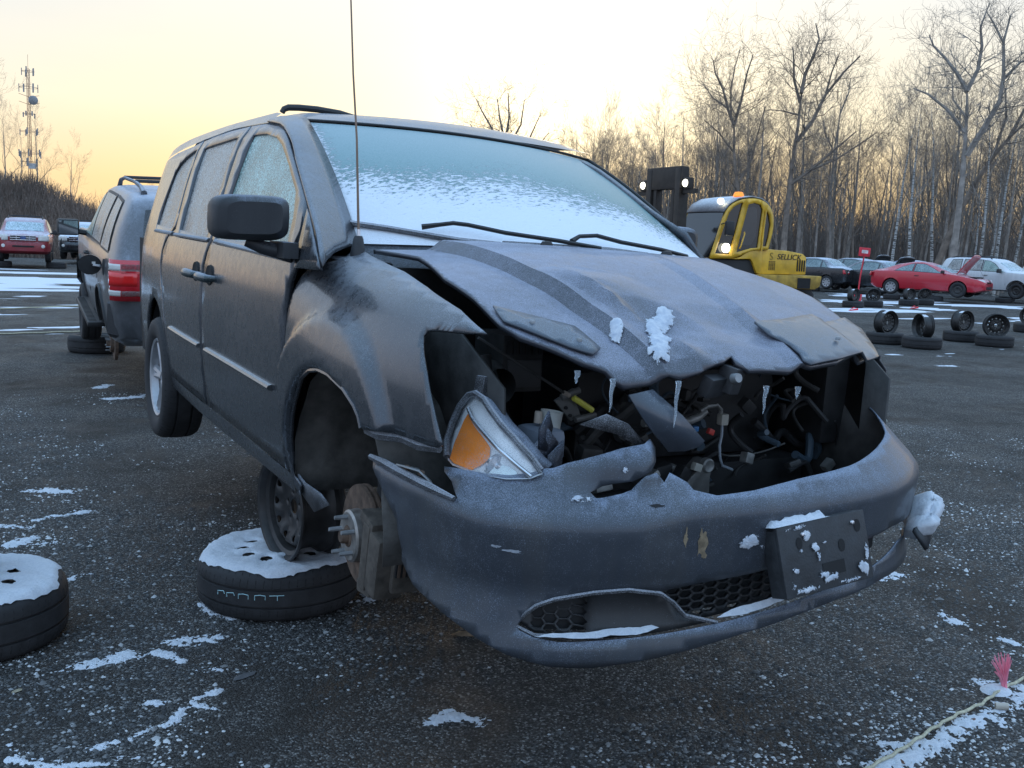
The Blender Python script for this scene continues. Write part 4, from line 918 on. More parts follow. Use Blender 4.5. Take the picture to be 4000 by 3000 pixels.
# engine bay
bay = thing('engine_bay', '', ''); 
for k in ('label','category'):
    if k in bay: del bay[k]
bay.parent = van
EB = plain('bay_black', (.017,.017,.018), .6, var=.5, scale=14, bump=.3, bscale=40)
EB2 = plain('bay_grey', (.040,.039,.038), .6, .1, var=.5, scale=16, bump=.3, bscale=50)
MB().box((-.74,.12,.28),(.76,.16,1.06)).build('firewall', EB, bay)
for sg in (-1,.95): MB().add([(sg*.70,.14,.30),(sg*.70,-.62,.34),(sg*.72,-.60,.80),(sg*.76,-.35,.95),(sg*.76,.14,1.03)], [(0,1,2,3,4)]).build('inner_fender', EB2, bay, solid=.01)
MB().box((-.62,-.35,.24),(.62,.12,.50)).build('engine_block', EB, bay, bevel=.04)
MB().box((-.30,-.30,.50),(.50,.05,.80)).build('intake', EB, bay, bevel=.05)
m = MB(); m.box((-.56,-.30,.735),(-.425,-.12,.90));
ab = m.build('relay_box', EB2, bay, bevel=.006)
for k in range(6): MB().box((-.55+.021*k,-.306,.845),(-.54+.021*k,-.298,.885)).build('rib', EB, ab)
MB().box((-.545,-.308,.75),(-.435,-.301,.83)).build('cover', plain('bay_cover',(.06,.06,.062),.5), ab, bevel=.003)
MB().lathe([(.05,0),(.062,.01),(.066,-.02),(.05,-.10)], 22, Matrix.Translation((-.635,-.33,.775)) @ Matrix.Rotation(math.pi/2,4,'X') @ Matrix.Scale(-1,4,(0,0,1))).build('strut_mount', EB2, bay)
MB().tube([(-.70,-.42,.86),(-.69,-.44,.74),(-.66,-.45,.66)], .035, 12).build('intake_hose', EB, bay)
wt = plain('aged_white_plastic', (.48,.49,.46), .5, var=.2, scale=12)
MB().lathe([(.026,-.145),(.030,.0),(.031,.003),(.028,.003),(.026,-.02),(.024,-.14)], 22, Matrix.Translation((-.538,-.55,.725)) @ Matrix.Rotation(.12,4,'Y')).build('washer_filler_neck', wt, bay)
MB().box((-.62,-.62,.60),(-.53,-.50,.69)).build('washer_tank', plain('tank_grey',(.20,.23,.28),.4), bay, bevel=.02)
MB().lathe([(0,.03),(.010,.03),(.012,0)], 10, Matrix.Translation((-.585,-.56,.70))).build('pump_cap', plain('tan_cap',(.35,.30,.25),.6), bay)
for ax, az, bx, bz, cx, cz in ((-.66,.64,-.60,.70,-.56,.66),(-.60,.63,-.55,.665,-.545,.60),(-.63,.70,-.60,.745,-.58,.70)):
    MB().add([(ax,-.64,az),(bx,-.63,bz),(cx,-.62,cz),(cx-.02,-.63,cz-.06),(ax,-.64,az-.05)], [(0,1,2,3,4)]).build('broken_mount', frosted('lamp_housing_plastic',(.03,.035,.05)), bay, solid=.006)
dk = MB().tube([(-.744,-.5,.917),(-.6,-.5,.838),(-.474,-.5,.767)], .004, 6).build('dipstick_rod', EB2, bay)  # the engine dipstick, with its clip and yellow handle below
MB().tube([(-.474,-.5,.767),(-.455,-.5,.758)], .007, 8).build('rod_clip', plain('tan_cap',(.35,.30,.25),.6), dk); MB().tube([(-.442,-.502,.752),(-.376,-.50,.715)], .0085, 8).build('dipstick_handle', plain('yellow_plastic',(.70,.66,.10),.45,var=.1), dk)
br = MB(); br.prism([(-.49,.741),(-.43,.775),(-.415,.765),(-.425,.745),(-.402,.697),(-.434,.683)], lambda p: (p[0],-.485,p[1]), (0,.012,0)); bro = br.build('core_support_bracket', plain('bay_bracket',(.15,.15,.145),.5,.3), bay, bevel=.002)
for x, z in ((-.455,.722),(-.44,.70)): MB().lathe([(0,.002),(.005,.002),(.005,-.002)], 10, Matrix.Translation((x,-.488,z)) @ Matrix.Rotation(math.pi/2,4,'X')).build('hole', DARK, bro)
MB().tube([(-.475,-.492,.752),(-.42,-.495,.772)], .010, 8).build('bracket_tube', plain('bay_bracket',(.2,.2,.19),.5,.3), bro)
MB().tube([(-.43,-.5,.69),(-.40,-.5,.695),(-.36,-.49,.70)], .009, 8).build('bracket_arm', plain('bay_bracket',(.15,.15,.145),.5,.3), bro)
al = plain('cast_aluminium', (.26,.26,.25), .5, .5, var=.35, scale=22, bump=.2)
pp = MB().tube([(-.16,-.45,.66),(-.055,-.45,.66),(.008,-.45,.658),(.047,-.45,.670),(.074,-.45,.688)], [.013,.013,.013,.012,.010], 10).build('coolant_pipe', al, bay)
MB().tube([(.051,-.45,.689),(.079,-.45,.702),(.114,-.45,.705),(.132,-.45,.69),(.134,-.45,.67)], .007, 8).build('pipe_hook', al, pp)
MB().cbox((.134,-.46,.662),(.028,.025,.035)).build('connector', plain('white_connector',(.42,.41,.36),.5), pp, bevel=.004)
MB().tube([(.134,-.46,.645),(.136,-.46,.61),(.131,-.46,.58),(.138,-.46,.54),(.15,-.46,.515),(.192,-.46,.499)], .0045, 6).build('sensor_wire', plain('grey_wire',(.28,.32,.36),.5), pp)
MB().cbox((.09,-.46,.625),(.022,.015,.018),(0,.4,0)).build('red_clip', plain('red_plastic',(.45,.05,.04),.45), bay, bevel=.003)
MB().cbox((.035,-.45,.635),(.02,.02,.016)).build('blue_clip', plain('blue_plastic',(.04,.16,.36),.45), bay, bevel=.003)
tm = MB(); tm.prism([(-.03,.47),(.0,.50),(.044,.545),(.062,.548),(.078,.53),(.072,.49),(.075,.44),(.0,.45)], lambda p: (p[0],-.50,p[1]), (0,.06,0)); tm.build('transmission_case', plain('case_alloy',(.17,.165,.155),.55,.4,var=.35,scale=20), bay, bevel=.008)
MB().lathe([(0,.0),(.012,0),(.018,.004),(.022,0),(.022,-.02)], 16, Matrix.Translation((.058,-.503,.53)) @ Matrix.Rotation(math.pi/2,4,'X')).build('case_boss', al, bay)
MB().cbox((.01,-.505,.53),(.03,.02,.024),(0,.3,0)).build('connector', plain('white_connector',(.42,.41,.36),.5), bay, bevel=.003)
rb = random.Random(11)
def chaikin3(pts, it=2):
    for _ in range(it):
        out = [pts[0]]
        for p, q in zip(pts, pts[1:]): out += [tuple(a*.75+b*.25 for a, b in zip(p, q)), tuple(a*.25+b*.75 for a, b in zip(p, q))]
        pts = out+[pts[-1]]
    return pts
for k in range(26):                                               # hoses and harness runs
    x0 = rb.uniform(-.55,.65); z0 = rb.uniform(.45,.85); y0 = rb.uniform(-.45,-.28); pts = [(x0,y0,z0)]
    for _ in range(5): pts.append((pts[-1][0]+rb.uniform(.0,.09), pts[-1][1]+rb.uniform(-.03,.03), min(.88,max(.42,pts[-1][2]+rb.uniform(-.07,.06)))))
    sm = chaikin3(pts)
    MB().tube(sm, rb.choice((.004,.006,.009,.014,.018)), 8).build(rb.choice(('hose','wiring_harness')), rb.choice((EB,EB,EB2,plain('blue_grey_hose',(.05,.075,.10),.5))), bay)
for k in range(30):
    x0 = rb.uniform(-.12,.70); z0 = rb.uniform(.44,.84); y0 = rb.uniform(-.50,-.30); R_0 = rb.uniform(.05,.15); a0 = rb.uniform(0,6.28); da = rb.uniform(.6,1.7)
    MB().tube([(x0+R_0*math.cos(a0+da*i/7)*1.3, y0+.04*math.sin(i), min(.86,max(.40,z0+R_0*math.sin(a0+da*i/7)))) for i in range(8)] if False else chaikin3([(x0+R_0*math.cos(a0+da*i/4)*1.3, y0+.04*math.sin(i), min(.86,max(.40,z0+R_0*math.sin(a0+da*i/4)))) for i in range(5)]), rb.choice((.003,.004,.006,.010,.015)), 8).build(rb.choice(('hose','wiring_harness')), rb.choice((EB,EB2,EB2,plain('blue_grey_hose',(.05,.075,.10),.5),plain('pale_wire',(.10,.10,.095),.5))), bay)
for k in range(7):
    MB().cbox((rb.uniform(-.1,.70),rb.uniform(-.58,-.40),rb.uniform(.46,.80)),(rb.uniform(.015,.05),.03,rb.uniform(.012,.04)),(rb.uniform(-.5,.5),rb.uniform(-.8,.8),0)).build(rb.choice(('clip','sensor','bracket')), rb.choice((EB2,EB2,EB,al)), bay, bevel=.004)
MB().add([(.80,-.46,.52),(.83,-.30,.50),(.83,-.22,.88),(.79,-.42,.84)], [(0,1,2,3)]).build('corner_panel', RUST, bay, solid=.01)
for k in range(14):
    MB().cbox((rb.uniform(-.35,.0),rb.uniform(-.5,-.38),rb.uniform(.48,.62)),(rb.uniform(.03,.07),.04,rb.uniform(.02,.05)),(rb.uniform(-.5,.5),rb.uniform(-.6,.6),0)).build('engine_fitting', rb.choice((EB2,al,EB)), bay, bevel=.006)
fr = MB().tube([(.668,-.42,.415),(.732,-.40,.425),(.775,-.37,.475),(.80,-.35,.52),(.816,-.33,.555)], [.018,.022,.024,.024,.02], 8).build('frame_rail_end', frosted('rail_paint',(.05,.06,.075),.2,.4,.6,.1), bay)
MB().cbox((.84,-.33,.60),(.05,.05,.10),(0,.2,0)).build('rail_mount', RUST, bay, bevel=.01)
MB().box((.60,-.42,.55),(.72,-.05,.85)).build('battery_tray', EB, bay, bevel=.02)
for x, z in ((.83,.66),(.86,.70)): MB().cbox((x,-.32,z),(.04,.05,.07),(0,.1,0)).build('inner_bracket', EB2, bay, bevel=.008)

# wheel well, brake and the rear wheels
WW = plain('wheel_liner', (.085,.080,.074), .9, var=.55, scale=11, bump=.6, bscale=60)
P = []
for k in range(17):
    a = math.radians(-12+204*k/16); P.append([(-.945+.005*math.sin(k*2.1), -.01+.40*math.cos(a), .375+.40*math.sin(a)), (-.80, -.01+(.405+.012*math.sin(k*3))*math.cos(a), .375+.40*math.sin(a)), (-.66, -.01+.395*math.cos(a), .375+(.395+.02*math.sin(k*1.3))*math.sin(a)), (-.50, -.01+.37*math.cos(a), .375+.37*math.sin(a))])
MB().grid(P).build('wheel_liner', WW, van, solid=.004)
MB().add([(-.50,-.01+.38*math.cos(a),.375+.38*math.sin(a)) for a in np.linspace(-.2,3.35,22)], [tuple(range(22))]).build('liner_wall', WW, van)
MB().add([tuple(fend(np.array(y),np.array(z))+np.array([.012,0,0])) for y, z in ((.30,.345),(.36,.36),(.39,.30),(.24,.262),(.06,.335),(.14,.35))], [(0,1,2,3,4,5)]).build('torn_mud_guard', frosted('guard_plastic',(.05,.052,.055),0,.6,.5,.2,0), van, solid=.005)
bx = MB(); X = Matrix.Translation((-.87,-.06,.272)) @ Matrix.Rotation(-math.pi/2,4,'Y')      # local +Z points outboard (-X)
bd = MB().lathe([(.078,.010),(.150,.010),(.152,.004),(.152,.0),(.142,-.001),(.142,-.009),(.152,-.010),(.152,-.018),(.10,-.018)], 48, X).build('brake_disc', RUST, van, angle=25)
MB().lathe([(.030,.046),(.071,.046),(.078,.040),(.080,.010)], 36, X).build('disc_hat', plain('worn_iron',(.30,.28,.26),.45,.7,var=.4,scale=30), bd)
MB().lathe([(0,.070),(.016,.070),(.020,.066),(.022,.050),(.032,.048),(.034,.044)], 20, X).build('hub_nut', RUST, bd)
for k in range(5):
    a = 2*math.pi*(k+.15)/5; MB().tube([X @ Vector((.057*math.cos(a),.057*math.sin(a),z)) for z in (.044,.072,.085)], [.0075,.0072,.006], 8).build('wheel_stud', GALV, bd)
ca = MB(); ca.box((-.060,-.055,-.10),(.030,.030,.085), Matrix.Translation((-.858,-.245,.255)) @ Matrix.Rotation(.18,4,'X')); ca.box((-.045,-.075,-.075),(.045,-.045,.065), Matrix.Translation((-.83,-.245,.255)) @ Matrix.Rotation(.18,4,'X'))
cao = ca.build('brake_caliper', CASTIRON, van, bevel=.014)
cb = MB(); cb.cbox((-.878,-.20,.355),(.075,.10,.035),(.25,0,0)); cb.cbox((-.878,-.185,.155),(.07,.10,.04),(-.1,0,0)); cb.cbox((-.912,-.20,.255),(.016,.05,.20),(.15,0,0)); cb.build('caliper_bracket', CASTIRON, cao, bevel=.008)
wi = MB(); wi.box((-.035,-.006,-.03),(.030,.004,.03), Matrix.Translation((-.835,-.322,.255)) @ Matrix.Rotation(.18,4,'X')); wio = wi.build('caliper_window', DARK, cao, bevel=.002)
for k in range(4): MB().box((-.030+.016*k,-.008,-.028),(-.022+.016*k,.002,.028), Matrix.Translation((-.835,-.323,.255)) @ Matrix.Rotation(.18,4,'X')).build('pad', RUST, wio)
MB().lathe([(.04,-.02),(.135,-.024),(.14,-.03),(.10,-.035)], 24, X).build('dust_shield', RUST, bd)
kn = MB(); kn.tube([(-.83,-.06,.28),(-.72,-.05,.28),(-.60,-.03,.30),(-.3,0,.34)], [.05,.055,.04,.03], 10); kn.tube([(-.76,-.05,.30),(-.70,-.02,.50),(-.64,0,.78)], [.035,.04,.045], 10); kn.tube([(-.78,-.05,.19),(-.6,.02,.20),(-.35,.05,.24)], [.03,.035,.03], 8)
kn.build('steering_knuckle', CASTIRON, van)
# rear wheels
def alloy_wheel(parent, loc, sg, ro=.335):
    w = bpy.data.objects.new('wheel', None); link(w, parent); w.location = loc; w.rotation_euler = (0, sg*math.pi/2, 0)
    tyre(w, ro, .215, .21)
    MB().lathe([(.19,-.09),(.198,.0),(.205,.07),(.216,.085),(.212,.094),(.200,.088),(.188,.05)], 40).build('rim', ALLOY, w)
    sp = MB()
    for k in range(5):
        a = 2*math.pi*k/5+.3; c, s = math.cos(a), math.sin(a)
        for d in (-.10,.10):
            cc, ss = math.cos(a+d), math.sin(a+d); sp.tube([(.03*c,.03*s,.045),(.11*cc,.11*ss,.055),(.195*cc,.195*ss,.06)], [.028,.018,.02], 6)
    sp.lathe([(0,.065),(.03,.064),(.045,.05),(.05,.03)], 20); sp.build('spokes', ALLOY, w)
    MB().lathe([(0,-.01),(.18,-.01)], 24).build('brake_back', DARK, w)
    return w
alloy_wheel(van, (-.865,2.93,.285), -1); alloy_wheel(van, (.865,2.93,.285), 1)
P = [[(x,2.95+.40*math.cos(a),.32+.40*math.sin(a)) for x in (-.925,-.6)] for a in np.linspace(-.1,3.25,14)]
MB().grid(P).build('wheel_liner', EB, van); MB().tube([(-.8,2.93,.285),(.8,2.93,.285)], .04, 8).build('rear_axle', EB, van)

# supports under the van
lying_wheel(-.775, 1.115, 'snow covered steel wheel lying flat under the minivan sill with an upright rim on it', None, .325, .19, .008, 10, rotz=.3)
s1 = standing_rim(-.72, 1.02, math.radians(-82), 'black steel rim standing upright on the snowy wheel under the minivan', None, .185, 1.0, 10, 0, False)
lying_wheel(.62, 1.115, 'steel wheel lying flat in the shadow on the far side under the minivan', None, .325, .19, 0, 12)
standing_rim(.60, 1.10, math.radians(-75), 'black steel rim upright on the shadowed wheel under the minivan', None, .165, 1.0, 12, 0, False)
lying_wheel(.35, 3.75, 'wheel lying flat under the rear of the minivan', None, .325, .19, 0, 12)
standing_rim(.35, 3.73, math.radians(-75), 'black steel rim upright under the rear of the minivan', None, .165, 1.0, 12, 0, False)

# chalk marks left on the tread of the wheel under the minivan
lw = [o for o in COL.objects if o.name.startswith('lying_wheel') and 'under the minivan sill' in o.get('label','')][0]
CHK = plain('cyan_paint_mark', (.42,.66,.70), .7)
for k, (a0, kind) in enumerate(((-2.64,0),(-2.50,0),(-2.34,1),(-2.14,1),(-1.94,2))):
    pts = {0: ((0,.0),(.0,.035),(.03,.045),(.035,.02)), 1: ((0,.0),(.0,.04),(.02,.046),(.04,.04),(.04,.005)), 2: ((-.01,.042),(.045,.042),(.02,.042),(.02,.0))}[kind]
    MB().tube([(.3275*math.cos(a0-.3+x/.325), .3275*math.sin(a0-.3+x/.325), .098+z*.45) for x, z in pts], .0015, 4).build('paint_mark', CHK, lw)
# ---------------------------------------------------------------- generic car builder (front towards -Y, origin between the axles on the ground)
def seq(tab, y): return np.interp(y, [t[0] for t in tab], [t[1] for t in tab])
class Car:
    def __init__(s, zl, zb, zt, wb, wt, y0, y1, rc=.28, ke=.80):
        s.ke = ke
        s.T = dict(zl=zl, zb=zb, zt=zt, wb=wb, wt=wt); s.y0, s.y1, s.rc = y0, y1, rc
    def g(s, k, y):
        y = np.asarray(y, float); d = .035
        return sum(seq(s.T[k], y+o)*w for o, w in ((-2*d,.12),(-d,.22),(0,.32),(d,.22),(2*d,.12)))
    def k(s, y):
        a = np.clip((y-s.y0)/s.rc,0,1); b = np.clip((s.y1-y)/s.rc,0,1); m = np.minimum(a,b); return s.ke+(1-s.ke)*np.sqrt(np.maximum(0,1-(1-m)**2))
    def edge(s, y, t, out=.006):
        "greenhouse side: t=0 belt, t=1 roof edge; left side (+X)"
        k = s.k(y); wb, wt, zb, zt = s.g('wb',y)*k, s.g('wt',y)*k, s.g('zb',y), s.g('zt',y)-.055
        z0 = zb+.012; w0 = wb-.015; bul = .02*np.sin(np.pi*np.clip(t,0,1))
        return np.stack([w0+(wt-w0)*t+bul+out, y+0*t, z0+(zt-z0)*t], -1)
    def top(s, f, y, out=.008):
        k = s.k(y); wt = s.g('wt',y)*k; zt = s.g('zt',y); dz = (s.g('zt',y+.02)-s.g('zt',y-.02))/.04; n = np.sqrt(1+dz*dz)
        return np.stack([f*wt, y-out*dz/n+0*f, zt-.02*np.abs(f)**2.2-.035*np.clip((np.abs(f)-.85)/.15,0,1)+out/n], -1)
    def side(s, y, z, out=.004):
        k = s.k(y); wb, zl, zb = s.g('wb',y)*k, s.g('zl',y), s.g('zb',y)
        t = np.clip((z-zl)/(zb-zl+1e-6),0,1)
        x = wb*1.0+np.interp(t.ravel() if hasattr(t,'ravel') else t, [0,.06,.25,.5,.8,.95,1], [-.10,-.04,-.005,.018,.012,-.002,-.015]).reshape(np.shape(t))
        return np.stack([x+out, y+0*z, z+0*y], -1)
    def section(s, y):
        k = float(s.k(y)); zl, zb, zt, wb, wt = [float(s.g(q,y)) for q in ('zl','zb','zt','wb','wt')]; wb *= k; wt *= k
        r = [(0,zt),(.45*wt,zt-.004),(.8*wt,zt-.012),(.94*wt,zt-.03),(wt,zt-.055)]
        z0, w0 = zb+.012, wb-.015
        for t in (.75,.5,.25,.06): r.append((w0+(wt-w0)*t+.02*math.sin(math.pi*t), z0+(zt-.055-z0)*t))
        r += [(wb-.006,zb),(wb+.004,zb-.04)]
        for t, d in ((.8,.012),(.5,.018),(.25,-.005),(.06,-.04)): r.append((wb+d, zl+(zb-zl)*t))
        r += [(wb-.12,zl),(0,zl)]
        return r
    def body(s, name, mat, parent, wheels, rw=.38, wx=.5):
        ys = np.concatenate([np.linspace(s.y0,s.y0+s.rc,6)[:-1], np.arange(s.y0+s.rc, s.y1-s.rc, .075), np.linspace(s.y1-s.rc,s.y1,6)])
        P = []
        for y in ys:
            r = s.section(y); P.append([(x,y,z) for x, z in r]+[(-x,y,z) for x, z in r[-2:0:-1]])
        m = MB(); m.grid(P, False, True); n = len(P[0]); m.f.append(tuple(range(n-1,-1,-1))); m.f.append(tuple((len(P)-1)*n+i for i in range(n)))
        o = m.build(name, mat, None, smooth=False, fix=True)
        c = MB()
        for y, z in wheels:
            for sx in (-1,1): c.lathe([(0,-.32),(rw,-.32),(rw,.32),(0,.32)], 26, Matrix.Translation((sx*(.28+wx),y,z)) @ Matrix.Rotation(math.pi/2,4,'Y'))
        co = c.build('cut', DARK, None, smooth=False, fix=True)
        bm = o.modifiers.new('b','BOOLEAN'); bm.operation = 'DIFFERENCE'; bm.object = co; bm.solver = 'EXACT'
        dg = bpy.context.evaluated_depsgraph_get(); me = bpy.data.meshes.new_from_object(o.evaluated_get(dg)); me.name = name
        bpy.data.objects.remove(o); bpy.data.objects.remove(co)
        me.materials.clear(); me.materials.append(mat); me.polygons.foreach_set('use_smooth', [True]*len(me.polygons)); me.polygons.foreach_set('material_index', [0]*len(me.polygons))
        me.set_sharp_from_angle(angle=math.radians(40))
        return link(bpy.data.objects.new(name, me), parent)
    def sidewin(s, poly, mat, parent, sg=(-1,1), name='side_window', st=.08):
        cy, ct = sum(p[0] for p in poly)/len(poly), sum(p[1] for p in poly)/len(poly); big = [(cy+(y-cy)*1.05+math.copysign(.012,y-cy), ct+(t-ct)*1.06+math.copysign(.02,t-ct)) for y, t in poly]
        for q in sg:
            w = patch(name, (lambda q: lambda y, t: s.edge(y, t, .010)*np.array([q,1,1]))(q), poly, mat, parent, (), st, 0, q < 0)
            patch('window_trim', (lambda q: lambda y, t: s.edge(y, t, .005)*np.array([q,1,1]))(q), big, BLACKPL, w, (), st, 0, q < 0)
    def sidepatch(s, poly, mat, parent, sg=(1,), name='panel', out=.006, st=.08, solid=0):
        return [patch(name, (lambda q: lambda y, z: s.side(y, z, out)*np.array([q,1,1]))(q), poly, mat, parent, (), st, solid, q < 0) for q in sg][0]
    def seam(s, pts, parent, sg=(-1,1), name='door_gap', r=.004):
        for q in sg: MB().tube([tuple(s.side(np.array(y),np.array(z),.001)*np.array([q,1,1])) for y, z in pts], r, 4).build(name, DARK, parent)
    def arch(s, y, z, r, parent, sg=(-1,1), mat=None):
        for q in sg: MB().tube([tuple(s.side(np.array(y+r*math.cos(a)),np.array(z+r*math.sin(a)),.006)*np.array([q,1,1])) for a in np.linspace(.05,math.pi-.05,14)], .016, 5).build('arch_trim', mat or BLACKPL, parent)
def car_wheel(parent, x, y, z, kind='steel', ro=.33, name='wheel', w=.20):
    o = bpy.data.objects.new(name, None); link(o, parent); o.location = (x,y,z); o.rotation_euler = (0,math.copysign(math.pi/2, x),0)
    if kind == 'hub':
        MB().lathe([(0,.05),(.03,.05),(.035,.02),(.075,.02),(.08,-.01),(.15,-.012),(.152,-.04),(.0,-.05)], 26).build('brake_disc', RUST, o)
        for k in range(5): a = k*1.2566; MB().tube([(.057*math.cos(a),.057*math.sin(a),.02),(.057*math.cos(a),.057*math.sin(a),.06)], .007, 6).build('wheel_stud', GALV, o)
        return o
    tyre(o, ro, ro*.64, w, n=36)
    if kind == 'cover':
        m = MB(); m.lathe([(0,w*.42),(.03,w*.43),(.12,w*.36),(.20,w*.46),(.212,w*.40)], 28); m.build('wheel_cover', ALLOY, o)
        for k in range(8): a = k*.7854+.2; MB().cbox((.145*math.cos(a),.145*math.sin(a),w*.42),(.075,.035,.012),(0,0,a)).build('cover_slot', DARK, o)
    else:
        MB().lathe([(0,w*.10),(.08,w*.12),(.11,w*.25),(.16,w*.2),(.19,w*.38),(.212,w*.42)], 28).build('rim', STEEL, o)
    return o

GREY = frosted('suv_grey_paint', (.10,.105,.115), metal=.5, rough=.3, top=.75, side=.12, coat=.5, grime=.3)
REDP = frosted('dusty_red_paint', (.24,.016,.025), metal=.2, rough=.35, top=.70, side=.02, coat=.4, grime=.3, dirt=(.10,.03,.03), fcol=(.72,.78,.88), fine=60)
REDC = frosted('bright_red_paint', (.50,.018,.035), metal=.1, rough=.28, top=.55, side=-.1, coat=.6, grime=.1, fcol=(.75,.78,.85), fine=60)
BLKP = frosted('black_car_paint', (.014,.015,.018), metal=.2, rough=.25, top=.9, side=.0, coat=.6, grime=.2, fcol=(.72,.78,.88), fine=60)
BLUP = frosted('blue_car_paint', (.03,.07,.20), metal=.2, rough=.3, top=1.0, side=.0, coat=.5, grime=.2, fcol=(.70,.76,.88), fine=60)
WHTP = frosted('white_car_paint', (.58,.60,.62), metal=0, rough=.3, top=.8, side=.0, coat=.5, grime=.2, fcol=(.78,.82,.9), fine=60)
CARG = glassy('frosty_car_glass', (.10,.15,.16), .12, .25, (.45,.56,.58), 60)
CARW = glassy('snowy_car_glass', (.16,.26,.28), .2, .45, (.66,.76,.84), 25)
TEALG = glassy('rimed_side_glass', (.09,.15,.14), .2, .45, (.42,.56,.50), 90)
TINT = glassy('tinted_rear_glass', (.012,.013,.016), .10, .0)
REDL = plain('red_lens', (.52,.015,.025), .15, 0, .15, coat=.8); CLRL = plain('clear_lens', (.60,.60,.58), .15, 0, .15, coat=.8); AMBL = plain('amber_marker', (.65,.22,.03), .2, 0, .1)

